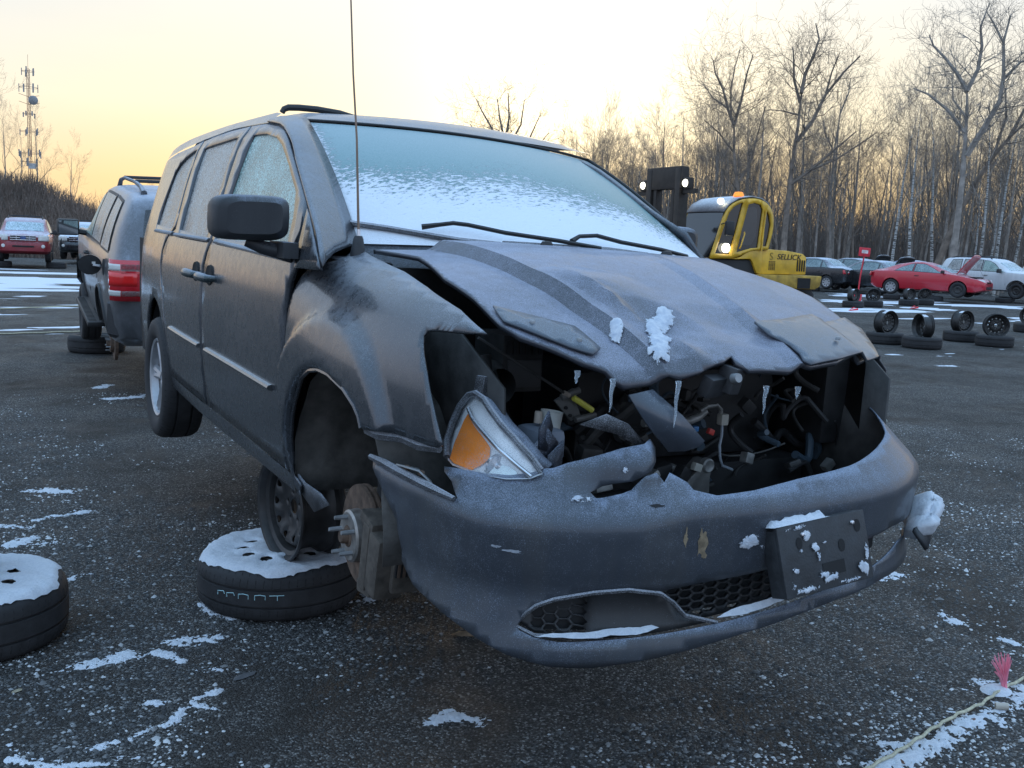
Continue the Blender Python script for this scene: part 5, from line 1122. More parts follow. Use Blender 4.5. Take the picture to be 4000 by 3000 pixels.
# ---------------------------------------------------------------- sport utility vehicles
def suv_shape():
    return Car(zl=[(-2.2,.40),(-1.9,.30),(2.0,.32),(2.25,.42)], zb=[(-2.2,.92),(-2.0,1.02),(-.95,1.08),(-.6,1.06),(1.9,1.10),(2.25,1.06)],
               zt=[(-2.2,.94),(-2.0,1.05),(-.98,1.13),(-.35,1.53),(-.1,1.62),(.4,1.66),(1.6,1.65),(1.98,1.61),(2.12,1.36),(2.22,1.10),(2.25,1.06)],
               wb=[(-2.2,.80),(-1.9,.87),(0,.90),(1.8,.89),(2.25,.84)], wt=[(-2.2,.66),(-1.0,.74),(-.35,.70),(.2,.71),(1.7,.70),(2.0,.69),(2.25,.72)], y0=-2.2, y1=2.25, rc=.20, ke=.89)
def make_suv(label, paint, loc, rot, group=None, wheels=('steel','hub'), near=False, dark_low=True):
    t = thing('suv', label, 'suv', loc, 0, group); t.rotation_euler = rot
    c = suv_shape(); b = c.body('body', paint, t, [(-1.31,.36),(1.31,.36)], .40)
    sw = [[(-.78,.06),(.18,.06),(.18,.90),(-.02,.90),(-.28,.78)],[(.26,.06),(1.08,.06),(1.05,.92),(.26,.92)],[(1.18,.04),(1.80,.04),(1.72,.40),(1.60,.88),(1.20,.92)]]
    for k, p in enumerate(sw): c.sidewin(p, TEALG if k == 0 else WINS, t)
    patch('windshield', c.top, [(-.90,-.93),(.90,-.93),(.90,-.42),(-.90,-.42)], CARW, t, (), .06)
    patch('rear_window', c.top, [(-.88,2.20),(.92,2.20),(.86,2.03),(-.86,2.03)], TINT, t, (), .05, 0, False)
    pl = PLAST if near else BLACKPL
    rbm = MB(); P = []
    for f in np.linspace(-1,1,25):
        x = .90*math.copysign(abs(f)**.85, f); y = 2.30-.30*abs(f)**5; P.append([(x*.97,y-.06,.40),(x,y-.01,.44),(x*1.005,y,.60),(x,y-.005,.70),(x*.98,y-.04,.735),(x*.93,y-.14,.74)])
    rb_ = rbm.grid(P).build('rear_bumper', pl, t)
    P = []
    for f in np.linspace(-1,1,25):
        x = .90*math.copysign(abs(f)**.85, f); y = -2.27+.32*abs(f)**5; P.append([(x*.95,y+.10,.36),(x,y+.01,.42),(x*1.0,y,.60),(x,y+.02,.72),(x*.97,y+.06,.76)])
    fb = MB().grid(P[::-1]).build('front_bumper', paint, t)
    MB().box((-.36,-2.29,.56),(.36,-2.25,.62)).build('bumper_slot', DARK, fb, bevel=.008)
    for sx in (-1,1):
        MB().lathe([(0,.02),(.05,.015),(.065,.0),(.065,-.02)], 16, Matrix.Translation((sx*.66,-2.235,.60)) @ Matrix.Rotation(math.pi/2,4,'X')).build('fog_lamp', CLRL, fb)
        # head lamps
        P = []
        for z in np.linspace(.80,1.0,5):
            row = []
            for f in np.linspace(.50,.86,6):
                y = -2.225+1.1*max(0,f-.62)**1.6; row.append((sx*f, y+.12*max(0,z-.93), z))
            P.append(row)
        MB().grid(P).build('headlamp', CLRL, t, solid=.02)
        # tail lamps
        def tl(z0, z1, mat, x0=.655, x1=.905, nm='lamp_segment'):
            P = []
            for z in np.linspace(z0,z1,4):
                row = []
                for s_ in np.linspace(0,1,8):
                    row.append((sx*(x0+(x1-x0)*min(1,s_*1.5)-.0), 2.285-.27*max(0,s_-.45)**1.15-.10*max(0,z-.92), z))
                P.append(row)
            return MB().grid(P).build(nm, mat, None if nm == 'tail_lamp' else tlo, solid=.012)
        tlo = None; tlo = tl(.76,1.10,REDL,.665,.90,'tail_lamp'); tlo.parent = t
        tl(1.01,1.065,CLRL); tl(.80,.845,CLRL); tl(.885,.995,plain('red_lens_bright',(.75,.02,.02),.12,0,.1,coat=.8),.69,.906)
        # roof rails
        r = MB().tube([(sx*.60,-.05,1.60),(sx*.595,.05,1.68),(sx*.59,.35,1.71),(sx*.585,1.2,1.705),(sx*.58,1.55,1.68),(sx*.575,1.75,1.63)], [.026,.020,.017,.017,.020,.028], 8).build('roof_rail', TRIM if near else BLACKPL, t)
        # mirror
        mo = MB().cbox((sx*1.06,-.62,1.13),(.22,.10,.17),(0,0,sx*.12)).build('mirror', BLACKPL, t, bevel=.03)
        MB().cbox((sx*1.06,-.566,1.13),(.19,.008,.14),(0,0,sx*.12)).build('mirror_glass', plain('mirror_glass',(.5,.55,.58),.05,.95,.05), mo)
        MB().tube([(sx*.97,-.62,1.09),(sx*.86,-.62,1.07)], .03, 6).build('mirror_arm', BLACKPL, mo)
        for y in (.02,.93):
            x = float(c.side(np.array(y),np.array(.93))[0]); MB().tube([(sx*(x-.005),y-.08,.93),(sx*(x+.028),y-.06,.932),(sx*(x+.028),y+.06,.932),(sx*(x-.005),y+.08,.93)], .013, 6).build('door_handle', BLACKPL, t)
        rn = MB().cbox((sx*.90,0,.33),(.16,1.75,.045)).build('running_board', BLACKPL, t, bevel=.012)
        for k in range(20): MB().cbox((sx*.93,-.8+.084*k,.354),(.07,.02,.006)).build('tread_rib', BLACKPL, rn)
    c.seam([(-.86,.98),(-.84,.6),(-.80,.38)], t); c.seam([(.22,1.08),(.22,.6),(.20,.36)], t); c.seam([(1.12,1.08),(1.06,.85),(.98,.6),(.92,.38)], t)
    c.arch(-1.31,.36,.405,t); c.arch(1.31,.36,.405,t)
    for y in (.3,1.25): MB().tube([(-.59,y,1.715),(0,y,1.73),(.59,y,1.715)], .016, 6).build('roof_crossbar', BLACKPL, t)
    # grille
    gp = Matrix.Translation((0,-2.235,.90)); gm = MB(); gm.box((-.42,-.02,-.09),(.42,.03,.09), gp); go = gm.build('grille', DARK, t, bevel=.01)
    for z in (-.075,0,.075): MB().box((-.43,-.035,z-.014),(.43,-.015,z+.014), gp).build('grille_bar', CHROME if not near else ALLOY, go, bevel=.004)
    for x in (-.22,0,.22): MB().box((x-.01,-.032,-.07),(x+.01,-.018,.07), gp).build('grille_bar', ALLOY, go)
    MB().lathe([(0,.014),(.05,.012),(.058,0)], 20, gp @ Matrix.Translation((0,-.03,0)) @ Matrix.Rotation(math.pi/2,4,'X') @ Matrix.Scale(1.9,4,(1,0,0))).build('badge', plain('badge_blue',(.05,.09,.22),.3), go)
    MB().cbox((0,2.275,.86),(.34,.012,.12)).build('plate_recess', DARK, t)
    MB().cbox((0,0,.36),(1.5,3.6,.08)).build('underbody', DARK, t, bevel=.02); MB().tube([(-.7,1.31,.33),(.7,1.31,.33)], .05, 8).build('axle', RUST, t)
    for y, kd in ((-1.31,wheels[0]),(1.31,wheels[1])):
        for sx in (-1,1): car_wheel(t, sx*.80, y, (.12 if near else .33) if kd != 'hub' else .22, kd)
    return t, c
suvg, cg = make_suv('grey suv with open fuel door and red tail lamp behind the minivan', GREY, (.191,8.343,.32), (-.0806,0,3.1042), wheels=('steel','hub'), near=True)
suvg.rotation_mode = 'QUATERNION'; suvg.rotation_quaternion = (Matrix.Rotation(3.1042,3,'Z') @ Matrix.Rotation(-.0806,3,'X')).to_quaternion()
fd = cg.side(np.array(1.62),np.array(.97),.0)
fl = MB().lathe([(0,.012),(.06,.012),(.085,.006),(.088,0),(0,-.004)], 22, Matrix.Translation((fd[0]+.10,1.50,.97)) @ Matrix.Rotation(math.radians(90),4,'X') @ Matrix.Scale(1.12,4,(1,0,0))); flo = fl.build('fuel_door', BLACKPL, suvg)
MB().cbox((fd[0]+.07,1.515,.99),(.03,.004,.02)).build('fuel_sticker', plain('sticker',(.6,.6,.58),.5), flo)
MB().tube([(fd[0]+.02,1.60,.97),(fd[0]+.04,1.55,.97),(fd[0]+.07,1.52,.97)], .012, 6).build('fuel_hinge', ALLOY, flo)
MB().lathe([(0,.003),(.07,.003),(.075,-.004)], 20, Matrix.Translation((fd[0]+.003,1.66,.97)) @ Matrix.Rotation(math.pi/2,4,'Y')).build('filler_recess', DARK, suvg)
lying_wheel(-.42, 10.35, 'bare black tyre lying flat below the front wheel of the grey suv', None, .33, .20, 0)
lying_wheel(1.0, 10.2, 'black tyre lying flat beneath the far front corner of the grey suv', None, .33, .20, 0)
lying_wheel(.35, 6.95, 'dark tyre lying flat beneath the rear axle of the grey suv', None, .33, .20, 0)
standing_rim(.35, 7.0, 1.2, 'black rim standing under the rear axle of the grey suv', None, .17, .8, 12, 0, False)

make_suv('snowy red suv with chrome grille standing on flat tyres at the lot edge', REDP, (.50,40.45,.22), (0,0,-.10), wheels=('steel','steel'))
for x, w_ in ((-.42,'white'),(1.45,'black')): lying_wheel(x, 39.2, 'black tyre lying flat under the red suv front corner nearer the %s suv' % w_, 'tyres under the red suv', .36, .22, 0, rim=False)
make_suv('black snow covered suv parked just beyond the red suv', BLKP, (3.35,46.5,.2), (0,0,-.25), wheels=('steel','steel'))
make_suv('white suv with snowy roof parked behind the red suv', WHTP, (-1.9,44.5,.25), (0,0,-.05), wheels=('steel','steel'))

for k, (pa, pb, lab) in enumerate((((-30,670),(190,661),'thin yellow rope stretched over the snowy ground beyond the grey suv'),((-30,724),(190,717),'thin yellow rope stretched on bare gravel beside the grey suv'))):
    def spot_(px, py):
        r, u, f = cam_axes(); d = f+r*((px-1106)/2161.707)-u*((py-829.5)/2161.707); q = -1.4614/d.z; return -1.9051+d.x*q, -2.8068+d.y*q
    a, b = spot_(*pa), spot_(*pb); o = MB().tube([(a[0]+(b[0]-a[0])*i/12, a[1]+(b[1]-a[1])*i/12+.03*math.sin(i*1.7), .014) for i in range(13)], .012, 5).build('rope', plain('yellow_rope',(.46,.43,.31),.8,0,.3,60,.6,300)); tag(o, lab, 'rope')
# ---------------------------------------------------------------- passenger cars across the lot
def sedan_shape(coupe=False, wagon=False):
    if coupe:
        return Car(zl=[(-2.25,.34),(-1.9,.22),(1.9,.22),(2.2,.36)], zb=[(-2.25,.62),(-2.05,.72),(-1.0,.90),(.5,.93),(2.0,.94),(2.2,.86)],
            zt=[(-2.25,.64),(-2.05,.75),(-1.05,.95),(-.3,1.25),(.1,1.36),(.5,1.37),(1.1,1.26),(1.75,1.04),(2.05,1.0),(2.2,.88)], wb=[(-2.25,.74),(-1.9,.84),(0,.875),(1.8,.86),(2.2,.78)], wt=[(-2.25,.6),(-1.0,.70),(-.2,.58),(.6,.55),(1.5,.58),(2.2,.62)], y0=-2.25, y1=2.2, rc=.34)
    return Car(zl=[(-2.2,.36),(-1.9,.22),(1.9,.24),(2.25,.36)], zb=[(-2.2,.66),(-2.0,.76),(-1.0,.92),(.5,.95),(2.05,.98),(2.25,.90)],
        zt=[(-2.2,.68),(-2.0,.79),(-1.1,.97),(-.45,1.33),(-.1,1.43),(.6,1.44),(1.0,1.38),(1.5,1.08),(1.6,1.03),(2.1,1.01),(2.25,.92)], wb=[(-2.2,.74),(-1.9,.84),(0,.87),(1.8,.86),(2.25,.79)], wt=[(-2.2,.6),(-1.1,.70),(-.4,.58),(.7,.57),(1.6,.62),(2.25,.62)], y0=-2.2, y1=2.25, rc=.32)
def make_car(label, paint, loc, yaw, coupe=False, wheels=('cover','cover'), hood=False, trunk=False, cat='car', group=None, glass=None, name='car'):
    t = thing(name, label, cat, loc, yaw, group); c = sedan_shape(coupe); b = c.body('body', paint, t, [(-1.30,.32),(1.30,.32)], .355)
    if coupe: sw = [[(-.80,.08),(.42,.08),(.40,.90),(.0,.90),(-.25,.72)],[(.50,.10),(1.20,.12),(.95,.62),(.62,.88),(.48,.90)]]
    else: sw = [[(-.86,.06),(.02,.06),(.02,.90),(-.22,.86),(-.5,.62)],[(.10,.06),(.92,.06),(.88,.90),(.10,.90)],[(.98,.08),(1.34,.10),(1.15,.55),(.96,.86)]]
    for p in sw: c.sidewin(p, glass or CARG, t)
    patch('windshield', c.top, [(-.90,-1.02),(.90,-1.02),(.90,-.42 if not coupe else -.30),(-.90,-.42 if not coupe else -.30)], CARW, t, (), .06)
    patch('rear_window', c.top, [(-.88,1.48),(.88,1.48),(.88,1.04),(-.88,1.04)] if not coupe else [(-.9,1.70),(.9,1.70),(.9,1.05),(-.9,1.05)], CARW, t, (), .06)
    for sx in (-1,1):
        P = []
        for z in np.linspace(.60,.74,4): P.append([(sx*f, -2.215+1.3*max(0,f-.48)**1.7+.55*max(0,z-.64), z) for f in np.linspace(.42,.80,7)])
        MB().grid(P).build('headlamp', CLRL, t, solid=.03)
        P = []
        for z in np.linspace(.72,.90,4): P.append([(sx*f, 2.262-.9*max(0,f-.56)**1.5-.25*max(0,z-.8), z) for f in np.linspace(.50,.845,7)])
        tlo = MB().grid(P).build('tail_lamp', REDL, t, solid=.03)
        P = [[(p[0],p[1]+.008,p[2]) for p in r[1:4]] for r in P[1:3]]; MB().grid(P).build('reverse_lamp', CLRL, tlo)
        mo = MB().cbox((sx*.985,-.72,.99),(.20,.10,.12),(0,0,sx*.1)).build('mirror', paint if not coupe else BLACKPL, t, bevel=.028)
        MB().tube([(sx*.92,-.72,.97),(sx*.82,-.72,.95)], .022, 6).build('mirror_arm', BLACKPL, mo)
        for y in ((.30,) if coupe else (-.02,.86)):
            x = float(c.side(np.array(y),np.array(.80))[0]); MB().tube([(sx*(x-.004),y-.08,.80),(sx*(x+.024),y-.06,.80),(sx*(x+.024),y+.06,.80),(sx*(x-.004),y+.08,.80)], .014, 6).build('door_handle', BLACKPL, t)
    c.seam([(-.92,.86),(-.90,.5),(-.84,.3)], t); c.seam([(.46 if coupe else .06,.90),(.47 if coupe else .06,.5),(.40 if coupe else .04,.28)], t)
    if not coupe: c.seam([(.98,.92),(.95,.6),(.88,.45),(.86,.28)], t)
    MB().box((-.40,-2.262,.36),(.40,-2.215,.47)).build('lower_intake', DARK, t, bevel=.01); MB().box((-.34,-2.25,.58),(.34,-2.20,.66)).build('grille', DARK, t, bevel=.01)
    for sx in (-1,1): MB().lathe([(0,.01),(.045,.008),(.055,-.01)], 14, Matrix.Translation((sx*.60,-2.17,.42)) @ Matrix.Rotation(math.pi/2,4,'X')).build('fog_lamp', CLRL, t)
    MB().cbox((0,2.26,.62),(.42,.02,.13)).build('plate_recess', DARK, t); MB().cbox((0,0,.25),(1.4,3.4,.06)).build('underbody', DARK, t, bevel=.01)
    for y, kd in ((-1.30,wheels[0]),(1.30,wheels[1])):
        for sx in (-1,1): car_wheel(t, sx*.77, y, .31, kd, .31, w=.19)
    def lid(name, y0, y1, z0, ang, mat, inner):
        w = .66; P = []
        L = abs(y1-y0); dr = 1 if y1 > y0 else -1
        for k in range(7):
            s_ = L*k/6; P.append([(f*w*(1-.12*(k/6)**2), y0+dr*s_*math.cos(ang), z0+s_*math.sin(ang)+.03*(1-f*f)-.04*abs(f)**4+.03*math.sin(math.pi*k/6)) for f in np.linspace(-1,1,9)])
        o = MB().grid(P).build(name, mat, t, solid=.03)
        MB().grid([[(x*.85,y,z-.034) for x,y,z in r[1:-1]] for r in P[1:-1]]).build('lid_brace', inner, o)
    if hood:
        lid('open_hood', -1.15, -2.05, .97, math.radians(52), paint, plain('dark_red_inside',(.16,.03,.04),.6)); MB().tube([(.5,-1.95,.75),(.45,-1.62,1.35)], .008, 6).build('prop_rod', GALV, t)
        MB().box((-.55,-1.9,.60),(.55,-1.2,.84)).build('engine', DARK, t, bevel=.05)
    if trunk:
        lid('open_trunk', 1.58, 2.20, 1.05, math.radians(62), paint, DARK); MB().box((-.6,1.6,.80),(.6,2.15,1.00)).build('trunk_well', DARK, t)
    return t, c
def at(px_x, px_y, dep):
    "point seen at a picture position (2212 wide) at a given depth: used once to find where each car stands"
    r, u, f = cam_axes(); return Vector((-1.9051,-2.8068,1.4614))+(f+r*((px_x-1106)/2161.707)-u*((px_y-829.5)/2161.707))*dep
make_car('bright red coupe with its hood propped open and white wheel covers', REDC, (32.9,24.9,.20), math.radians(22.7), True, ('steel','cover'), hood=True)
make_car('black sedan with silver wheel covers parked beside the yellow forklift', BLKP, (34.1,32.6,.15), math.radians(-167), False, ('cover','cover'))
make_car('black sedan with raised trunk lid between the other black sedan and the red coupe', BLKP, (35.3,30.1,.12), math.radians(-174), False, ('cover','cover'), trunk=True)
make_car('black hatchback with open snowy tailgate standing behind the black sedans', BLKP, (37.6,33.5,.2), math.radians(-170), False, ('steel','steel'), trunk=True)
make_car('blue sedan with a snow covered roof behind the black sedan with raised trunk lid', BLUP, (42.5,34.2,.22), math.radians(-165), False, ('steel','steel'))
make_car('blue sedan mostly hidden behind the red coupe roof', BLUP, (45.0,33.5,.25), math.radians(-172), False, ('steel','steel'))
make_suv('white crossover with snow on its hood parked right behind the red coupe', WHTP, (37.1,24.9,.18), (0,0,math.radians(8)), wheels=('steel','steel'))
make_suv('white suv at the end of the car row beyond the white crossover', WHTP, (41.2,23.9,.18), (0,0,math.radians(4)), wheels=('steel','steel'))
make_suv('far white suv partly out of view past the white suvs', WHTP, (45.5,23.6,.2), (0,0,math.radians(4)), wheels=('steel','steel'))
for k, (x, y) in enumerate(((31.3,25.4),(32.5,24.3),(34.0,25.9),(33.4,31.8),(34.9,29.2),(36.3,23.9),(38.5,25.3),(40.6,23.2))):
    lying_wheel(x, y, 'dark tyre lying flat under the parked cars across the lot', 'tyres under the far car row', .33, .20, 0, rim=False)

# ---------------------------------------------------------------- rims on tyres set out in the lot
GRP = 'rims standing on flat tyres in the lot'
def rim_on_tyre(tx, ty, yaw, lab1, lab2, sc=1.02, dz=0, face=1, tilt=0, nh=12):
    lying_wheel(tx, ty, lab1, None, .335, .20, 0, rotz=rnd.random())
    standing_rim(tx, ty, yaw, lab2, None, .165+dz, sc, nh, tilt, True, face)
A_ = lambda px, dep: at(px, 700, dep)
def spot(px, py):
    r, u, f = cam_axes(); d = f+r*((px-1106)/2161.707)-u*((py-829.5)/2161.707); k = -1.4614/d.z; return -1.9051+d.x*k, -2.8068+d.y*k
Q = [(1990,752,-1.95,'tyre lying flat under the rim with white snow across its barrel','rim with a white snow band across its barrel standing on a tyre',-1),
     (2075,737,-.05,'tyre lying flat just behind the rim that shows its pierced inner face','rim turned to show its lug face above a flat tyre',1),
     (2147,748,-.75,'frosty tyre lying flat under the rim that shows its hollow back','rim seen from its hollow back on a frosty tyre',-1),
     (2222,718,-1.1,'tyre lying flat at the edge of view beneath a lone rim','lone rim beside the pair of rims on tyres',1),
     (1910,742,.0,'tyre lying flat half hidden behind the broken driver headlamp','rim half hidden behind the minivan hood corner',1),
     (1842,664,.15,'tyre lying flat beside a red tag below the red sign post','rim standing just below the red sign post',1),
     (1884,663,-.65,'tyre lying flat next to the tagged tyre by the red sign','rim leaning next to the one below the red sign post',-1),
     (1962,660,-.1,'tyre with a red tag lying flat in front of the red coupe rear wheel','rim standing in front of the red coupe rear wheel',1),
     (1996,659,-.75,'tyre lying flat in front of the red coupe door','rim standing in front of the red coupe door',-1)]
for px, py, yw, l1, l2, fc in Q:
    x, y = spot(px, py); rim_on_tyre(x, y, yw, l1, l2, 1.02, 0, fc)
for px, py, lab in ((1832,672,'red ribbon tag lying by the tyre below the red sign post'),(1964,668,'red ribbon tag lying by the tyre in front of the red coupe')):
    x, y = spot(px, py); tg = MB().add([(0,0,.01),(.28,.02,.09),(.30,.02,.03),(.05,0,.0),(.15,.0,.12),(.2,.0,.10)], [(0,1,2,3),(0,4,5)]).build('ribbon_tag', plain('red_ribbon',(.8,.04,.06),.5), None, solid=.006); tg.location = (x,y,.01); tg.rotation_euler = (0,0,-.6); tag(tg, lab, 'ribbon')
# red sign on a post in a bucket
x, y = spot(1851, 652)
sg_ = thing('sign_post', 'red sign on a leaning post in a red bucket by the black sedans', 'sign', (x,y,0), -.75)
RSG = plain('red_sign_paint',(.62,.03,.05),.45)
MB().lathe([(0,.02),(.14,.02),(.17,.28),(.16,.28),(.13,.04)], 16).build('bucket', RSG, sg_); MB().tube([(0,0,.05),(.04,0,.9),(.12,0,1.72)], .026, 6).build('post', RSG, sg_)
so_ = MB().cbox((.12,0,1.82),(.40,.03,.32),(0,.06,0)).build('sign_board', RSG, sg_, bevel=.01)
MB().cbox((.13,-.02,1.83),(.22,.004,.12),(0,.06,0)).build('sign_print', plain('sign_print_white',(.7,.6,.6),.5), so_)

# the wheel at the picture's left edge, its rim, and near clutter
lying_wheel(-1.90, 1.12, 'snow topped steel wheel lying flat on bare gravel near the snow arcs', None, .325, .20, .008, 8, rotz=.2)
standing_rim(-1.945, 1.16, 1.35, 'dark rim edge standing on the snow topped wheel near the snow arcs', None, .165, 1.0, 12, 0, False)
rp = [(0.30,-.962),(0.378,-0.946),(0.524,-0.919),(0.64,-0.891),(0.748,-0.862),(0.917,-0.828),(1.057,-0.811),(1.174,-0.779),(1.283,-0.756),(1.392,-0.739),(1.7,-.69),(2.2,-.60)]
ro_ = MB().tube([(a,b+.004*math.sin(i*2.3),.012) for i, (a,b) in enumerate(dens(rp,.03,False))], .0052, 6).build('rope', plain('yellow_rope',(.46,.43,.31),.8,0,.3,60,.6,300)); tag(ro_, 'frayed yellow rope stretched along the snow strip', 'rope')
wk = thing('whisker_marker', 'pink plastic whisker marker sticking up beside the yellow rope', 'marker', (1.246,-.764,0))
PK = plain('pink_plastic',(1.0,.33,.44),.45,0,.1); R3 = random.Random(5)
for k in range(70):
    a = R3.uniform(1.2,4.2); l = R3.uniform(.08,.15); le = R3.uniform(.05,.75); dx, dy = math.cos(a)*le*.9+.05, math.sin(a)*le*.5
    MB().tube([(R3.uniform(-.006,.006),R3.uniform(-.006,.006),.0),(dx*l*.5,dy*l*.5,l*.55),(dx*l,dy*l,l*(1-.25*le))], .0013, 4, False).build('bristle', PK, wk)
MB().lathe([(0,.02),(.008,.018),(.009,0)], 10).build('ferrule', PK, wk)
P = [[(1.22+.02*i/6*math.cos(a)*3, -.75+.03*i/6*math.sin(a)*1.6, .022*(1-(i/6)**2)+.001) for a in np.linspace(0,6.283,14)] for i in range(7)]
MB().grid(P).build('snow_tuft', SNOW, None); tag(bpy.data.objects['snow_tuft'], 'small heap of snow round the pink whisker marker', 'snow')
pc = MB().lathe([(.008,-.02),(.011,-.02),(.012,.02),(.008,.02)], 14, Matrix.Translation((1.10,-.855,.014)) @ Matrix.Rotation(1.5,4,'Y') @ Matrix.Rotation(.7,4,'X'), True).build('pipe_bit', plain('tan_pipe',(.42,.38,.32),.5)); tag(pc, 'short tan pipe stub lying on the snow strip', 'pipe')
def chip(name, x, y, L, w, yaw, col, label, cat, h=.006):
    m = MB(); m.add([(-L/2,-w*.2,0),(-L*.2,-w/2,0),(L*.3,-w*.45,0),(L/2,w*.05,0),(L*.15,w/2,0),(-L*.3,w*.4,0),(-L*.1,0,h),(L*.2,.05*w,h*.8)], [(0,1,6),(1,2,7,6),(2,3,7),(3,4,7),(4,5,6,7),(5,0,6)])
    o = m.build(name, plain(name+'_col%d'%int(x*100), col, .7, 0, .3, 30)); o.location = (x,y,.003); o.rotation_euler = (0,0,yaw); tag(o, label, cat)
chip('brown_leaf', .942,-.868,.035,.02,.4,(.16,.08,.06),'reddish brown leaf lying on the snow strip','leaf')
chip('brown_leaf', .498,-.955,.03,.018,1.1,(.15,.08,.05),'brown leaf at the near end of the snow strip','leaf')
chip('wood_chip', -.245,.433,.13,.05,-.5,(.20,.14,.09),'tan wood chip lying under the front bumper','wood chip',.012)
chip('dry_leaf', -1.777,.576,.04,.018,.5,(.30,.26,.18),'pale dry leaf on the gravel beside the snow topped wheel','leaf')
chip('plastic_shard', -1.099,.402,.10,.035,.4,(.08,.08,.085),'flat grey plastic shard on the gravel near the snow arcs','shard')
# ---------------------------------------------------------------- yellow forklift (front -Y, we see its left side)
YEL = plain('forklift_yellow', (.66,.38,.025), .45, 0, .28, 3, coat=.3); YELD = plain('dirty_yellow', (.42,.26,.04), .6, 0, .45, 5, .2)
MASTM = plain('mast_brown_black', (.035,.028,.024), .6, .3, .4, 6); CABG = plain('cab_glass', (.010,.011,.012), .08, 0, .3, 4, spec=.8); LAMP = emit('lit_lamp', (1,.97,.80), 3)
fk = thing('forklift', 'yellow rough terrain forklift with lit work lamps and enclosed cab', 'forklift', (14.75,16.65,0), math.radians(-92))
hy = Matrix.Rotation(0,4,'Z')
def yz_prism(poly, x0, x1): return MB().prism(poly, lambda p: (x0,p[0],p[1]), (x1-x0,0,0))
HD = [(.66,1.06),(.66,1.62),(.84,1.68),(1.5,1.66),(2.0,1.60),(2.12,1.52),(2.14,1.08)]
hood_f = yz_prism(HD,-.72,.72).build('engine_hood', YEL, fk, bevel=.03)
for k in range(4): MB().cbox((.724,1.84+.075*k,1.30),(.012,.04,.28)).build('vent_slot', DARK, hood_f)
for i in range(4):
    for j in range(7): MB().cbox((.724,.93+.055*i,1.18+.033*j),(.008,.036,.018)).build('vent_hole', DARK, hood_f)
cwt = MB(); cwt.prism([(.52,.74),(.50,1.06),(2.50,1.06),(2.46,.80),(2.30,.72)], lambda p: (-.92,p[0],p[1]), (1.84,0,0)); cw = cwt.build('counterweight', YELD, fk, bevel=.03)
MB().box((.60,1.70,.74),(.93,2.12,1.0)).build('step_recess', DARK, cw); MB().cbox((0,2.49,.92),(.5,.06,.22)).build('hitch', DARK, cw, bevel=.02)
chs = yz_prism([(-1.3,.55),(-1.3,1.10),(-.9,1.38),(.36,1.40),(.58,1.06),(.58,.55)],-.70,.70).build('chassis', plain('chassis_black',(.02,.02,.02),.7), fk, bevel=.03)
yz_prism([(-.30,1.40),(.30,1.42),(.36,1.36),(.52,1.08),(.66,1.06),(.66,1.66),(.30,1.66),(-.02,1.46)],-.76,.76).build('cab_base', YEL, fk, bevel=.02)
OUTL = [(-.93,1.40),(-.72,2.05),(-.58,2.48),(-.42,2.68),(-.15,2.82),(.23,2.88),(.52,2.85),(.72,2.76),(.88,2.58),(.94,2.30),(.90,1.98),(.82,1.66)]
for sx in (-1,1):
    fr_ = smooth_poly(OUTL[1:-1],1,False); fr_ = [OUTL[0]]+fr_+[OUTL[-1],(.30,1.62),(-.25,1.42)]
    panes = [[(-.80,1.52),(-.60,2.12),(-.46,2.50),(-.32,2.65),(-.10,2.75),(-.05,2.74),(-.20,2.10),(-.36,1.52)],[(-.16,1.56),(-.05,2.10),(.11,2.72),(.30,2.77),(.50,2.73),(.57,2.62),(.50,1.70),(.28,1.68)],[(.62,1.74),(.68,2.62),(.78,2.50),(.85,2.28),(.82,2.0),(.76,1.74)]]
    patch('cab_frame', (lambda q: lambda u, v: np.stack([q*.775+0*u,u,v],-1))(sx), fr_, YEL, fk, panes, .12, .06, sx < 0)
    dro = MB().tube([(sx*.80,.585,1.62),(sx*.80,.60,2.1),(sx*.80,.64,2.6)], .022, 8).build('door_hinge_post', YEL, fk)
    MB().tube([(sx*.80,-.10,1.66),(sx*.84,-.10,1.70),(sx*.84,.0,2.02),(sx*.80,.02,2.06)], .016, 6).build('grab_handle', YEL, dro)
    patch('cab_window', lambda u, v: np.stack([sx*.735+0*u,u,v],-1), OUTL, CABG, fk, (), .2)
    patch('door_glass', lambda u, v: np.stack([sx*.742+0*u,u,v],-1), smooth_poly([(-.12,1.75),(.06,2.62),(.30,2.70),(.44,2.60),(.42,1.75)]), plain('door_glass',(.03,.032,.034),.1,0,.3,2,spec=.8), dro, (), .2)
P = [[(x,y,z+.012*(1-(x/.74)**2)) for x in (-.74,-.4,0,.4,.74)] for y, z in [(-.58,2.50),(-.42,2.70),(-.15,2.84),(.23,2.90),(.52,2.87),(.72,2.78),(.88,2.58)]]
MB().grid(P).build('cab_roof', frosted('forklift_roof',(.18,.18,.20),0,.5,.9,.2,0,fcol=(.72,.74,.78),fine=60), fk, solid=.03)
MB().add([(-.70,-.93,1.42),(.70,-.93,1.42),(.70,-.56,2.52),(-.70,-.56,2.52)], [(0,1,2,3)]).build('windscreen', CABG, fk)
MB().add([(-.70,.86,1.68),(.70,.86,1.68),(.70,.86,2.55),(-.70,.86,2.55)], [(0,1,2,3)]).build('rear_glass', CABG, fk)
se = MB(); se.cbox((0,.35,1.75),(.5,.5,.14)); se.cbox((0,.56,2.15),(.5,.14,.75),(-.1,0,0)); se.build('seat', plain('grey_seat',(.16,.165,.17),.6), fk, bevel=.04)
MB().tube([(0,-.5,1.5),(0,-.35,1.95)], .03, 6).build('steering_column', DARK, fk)
mt = bpy.data.objects.new('mast', None); link(mt, fk); mt.location = (0,-1.75,0)
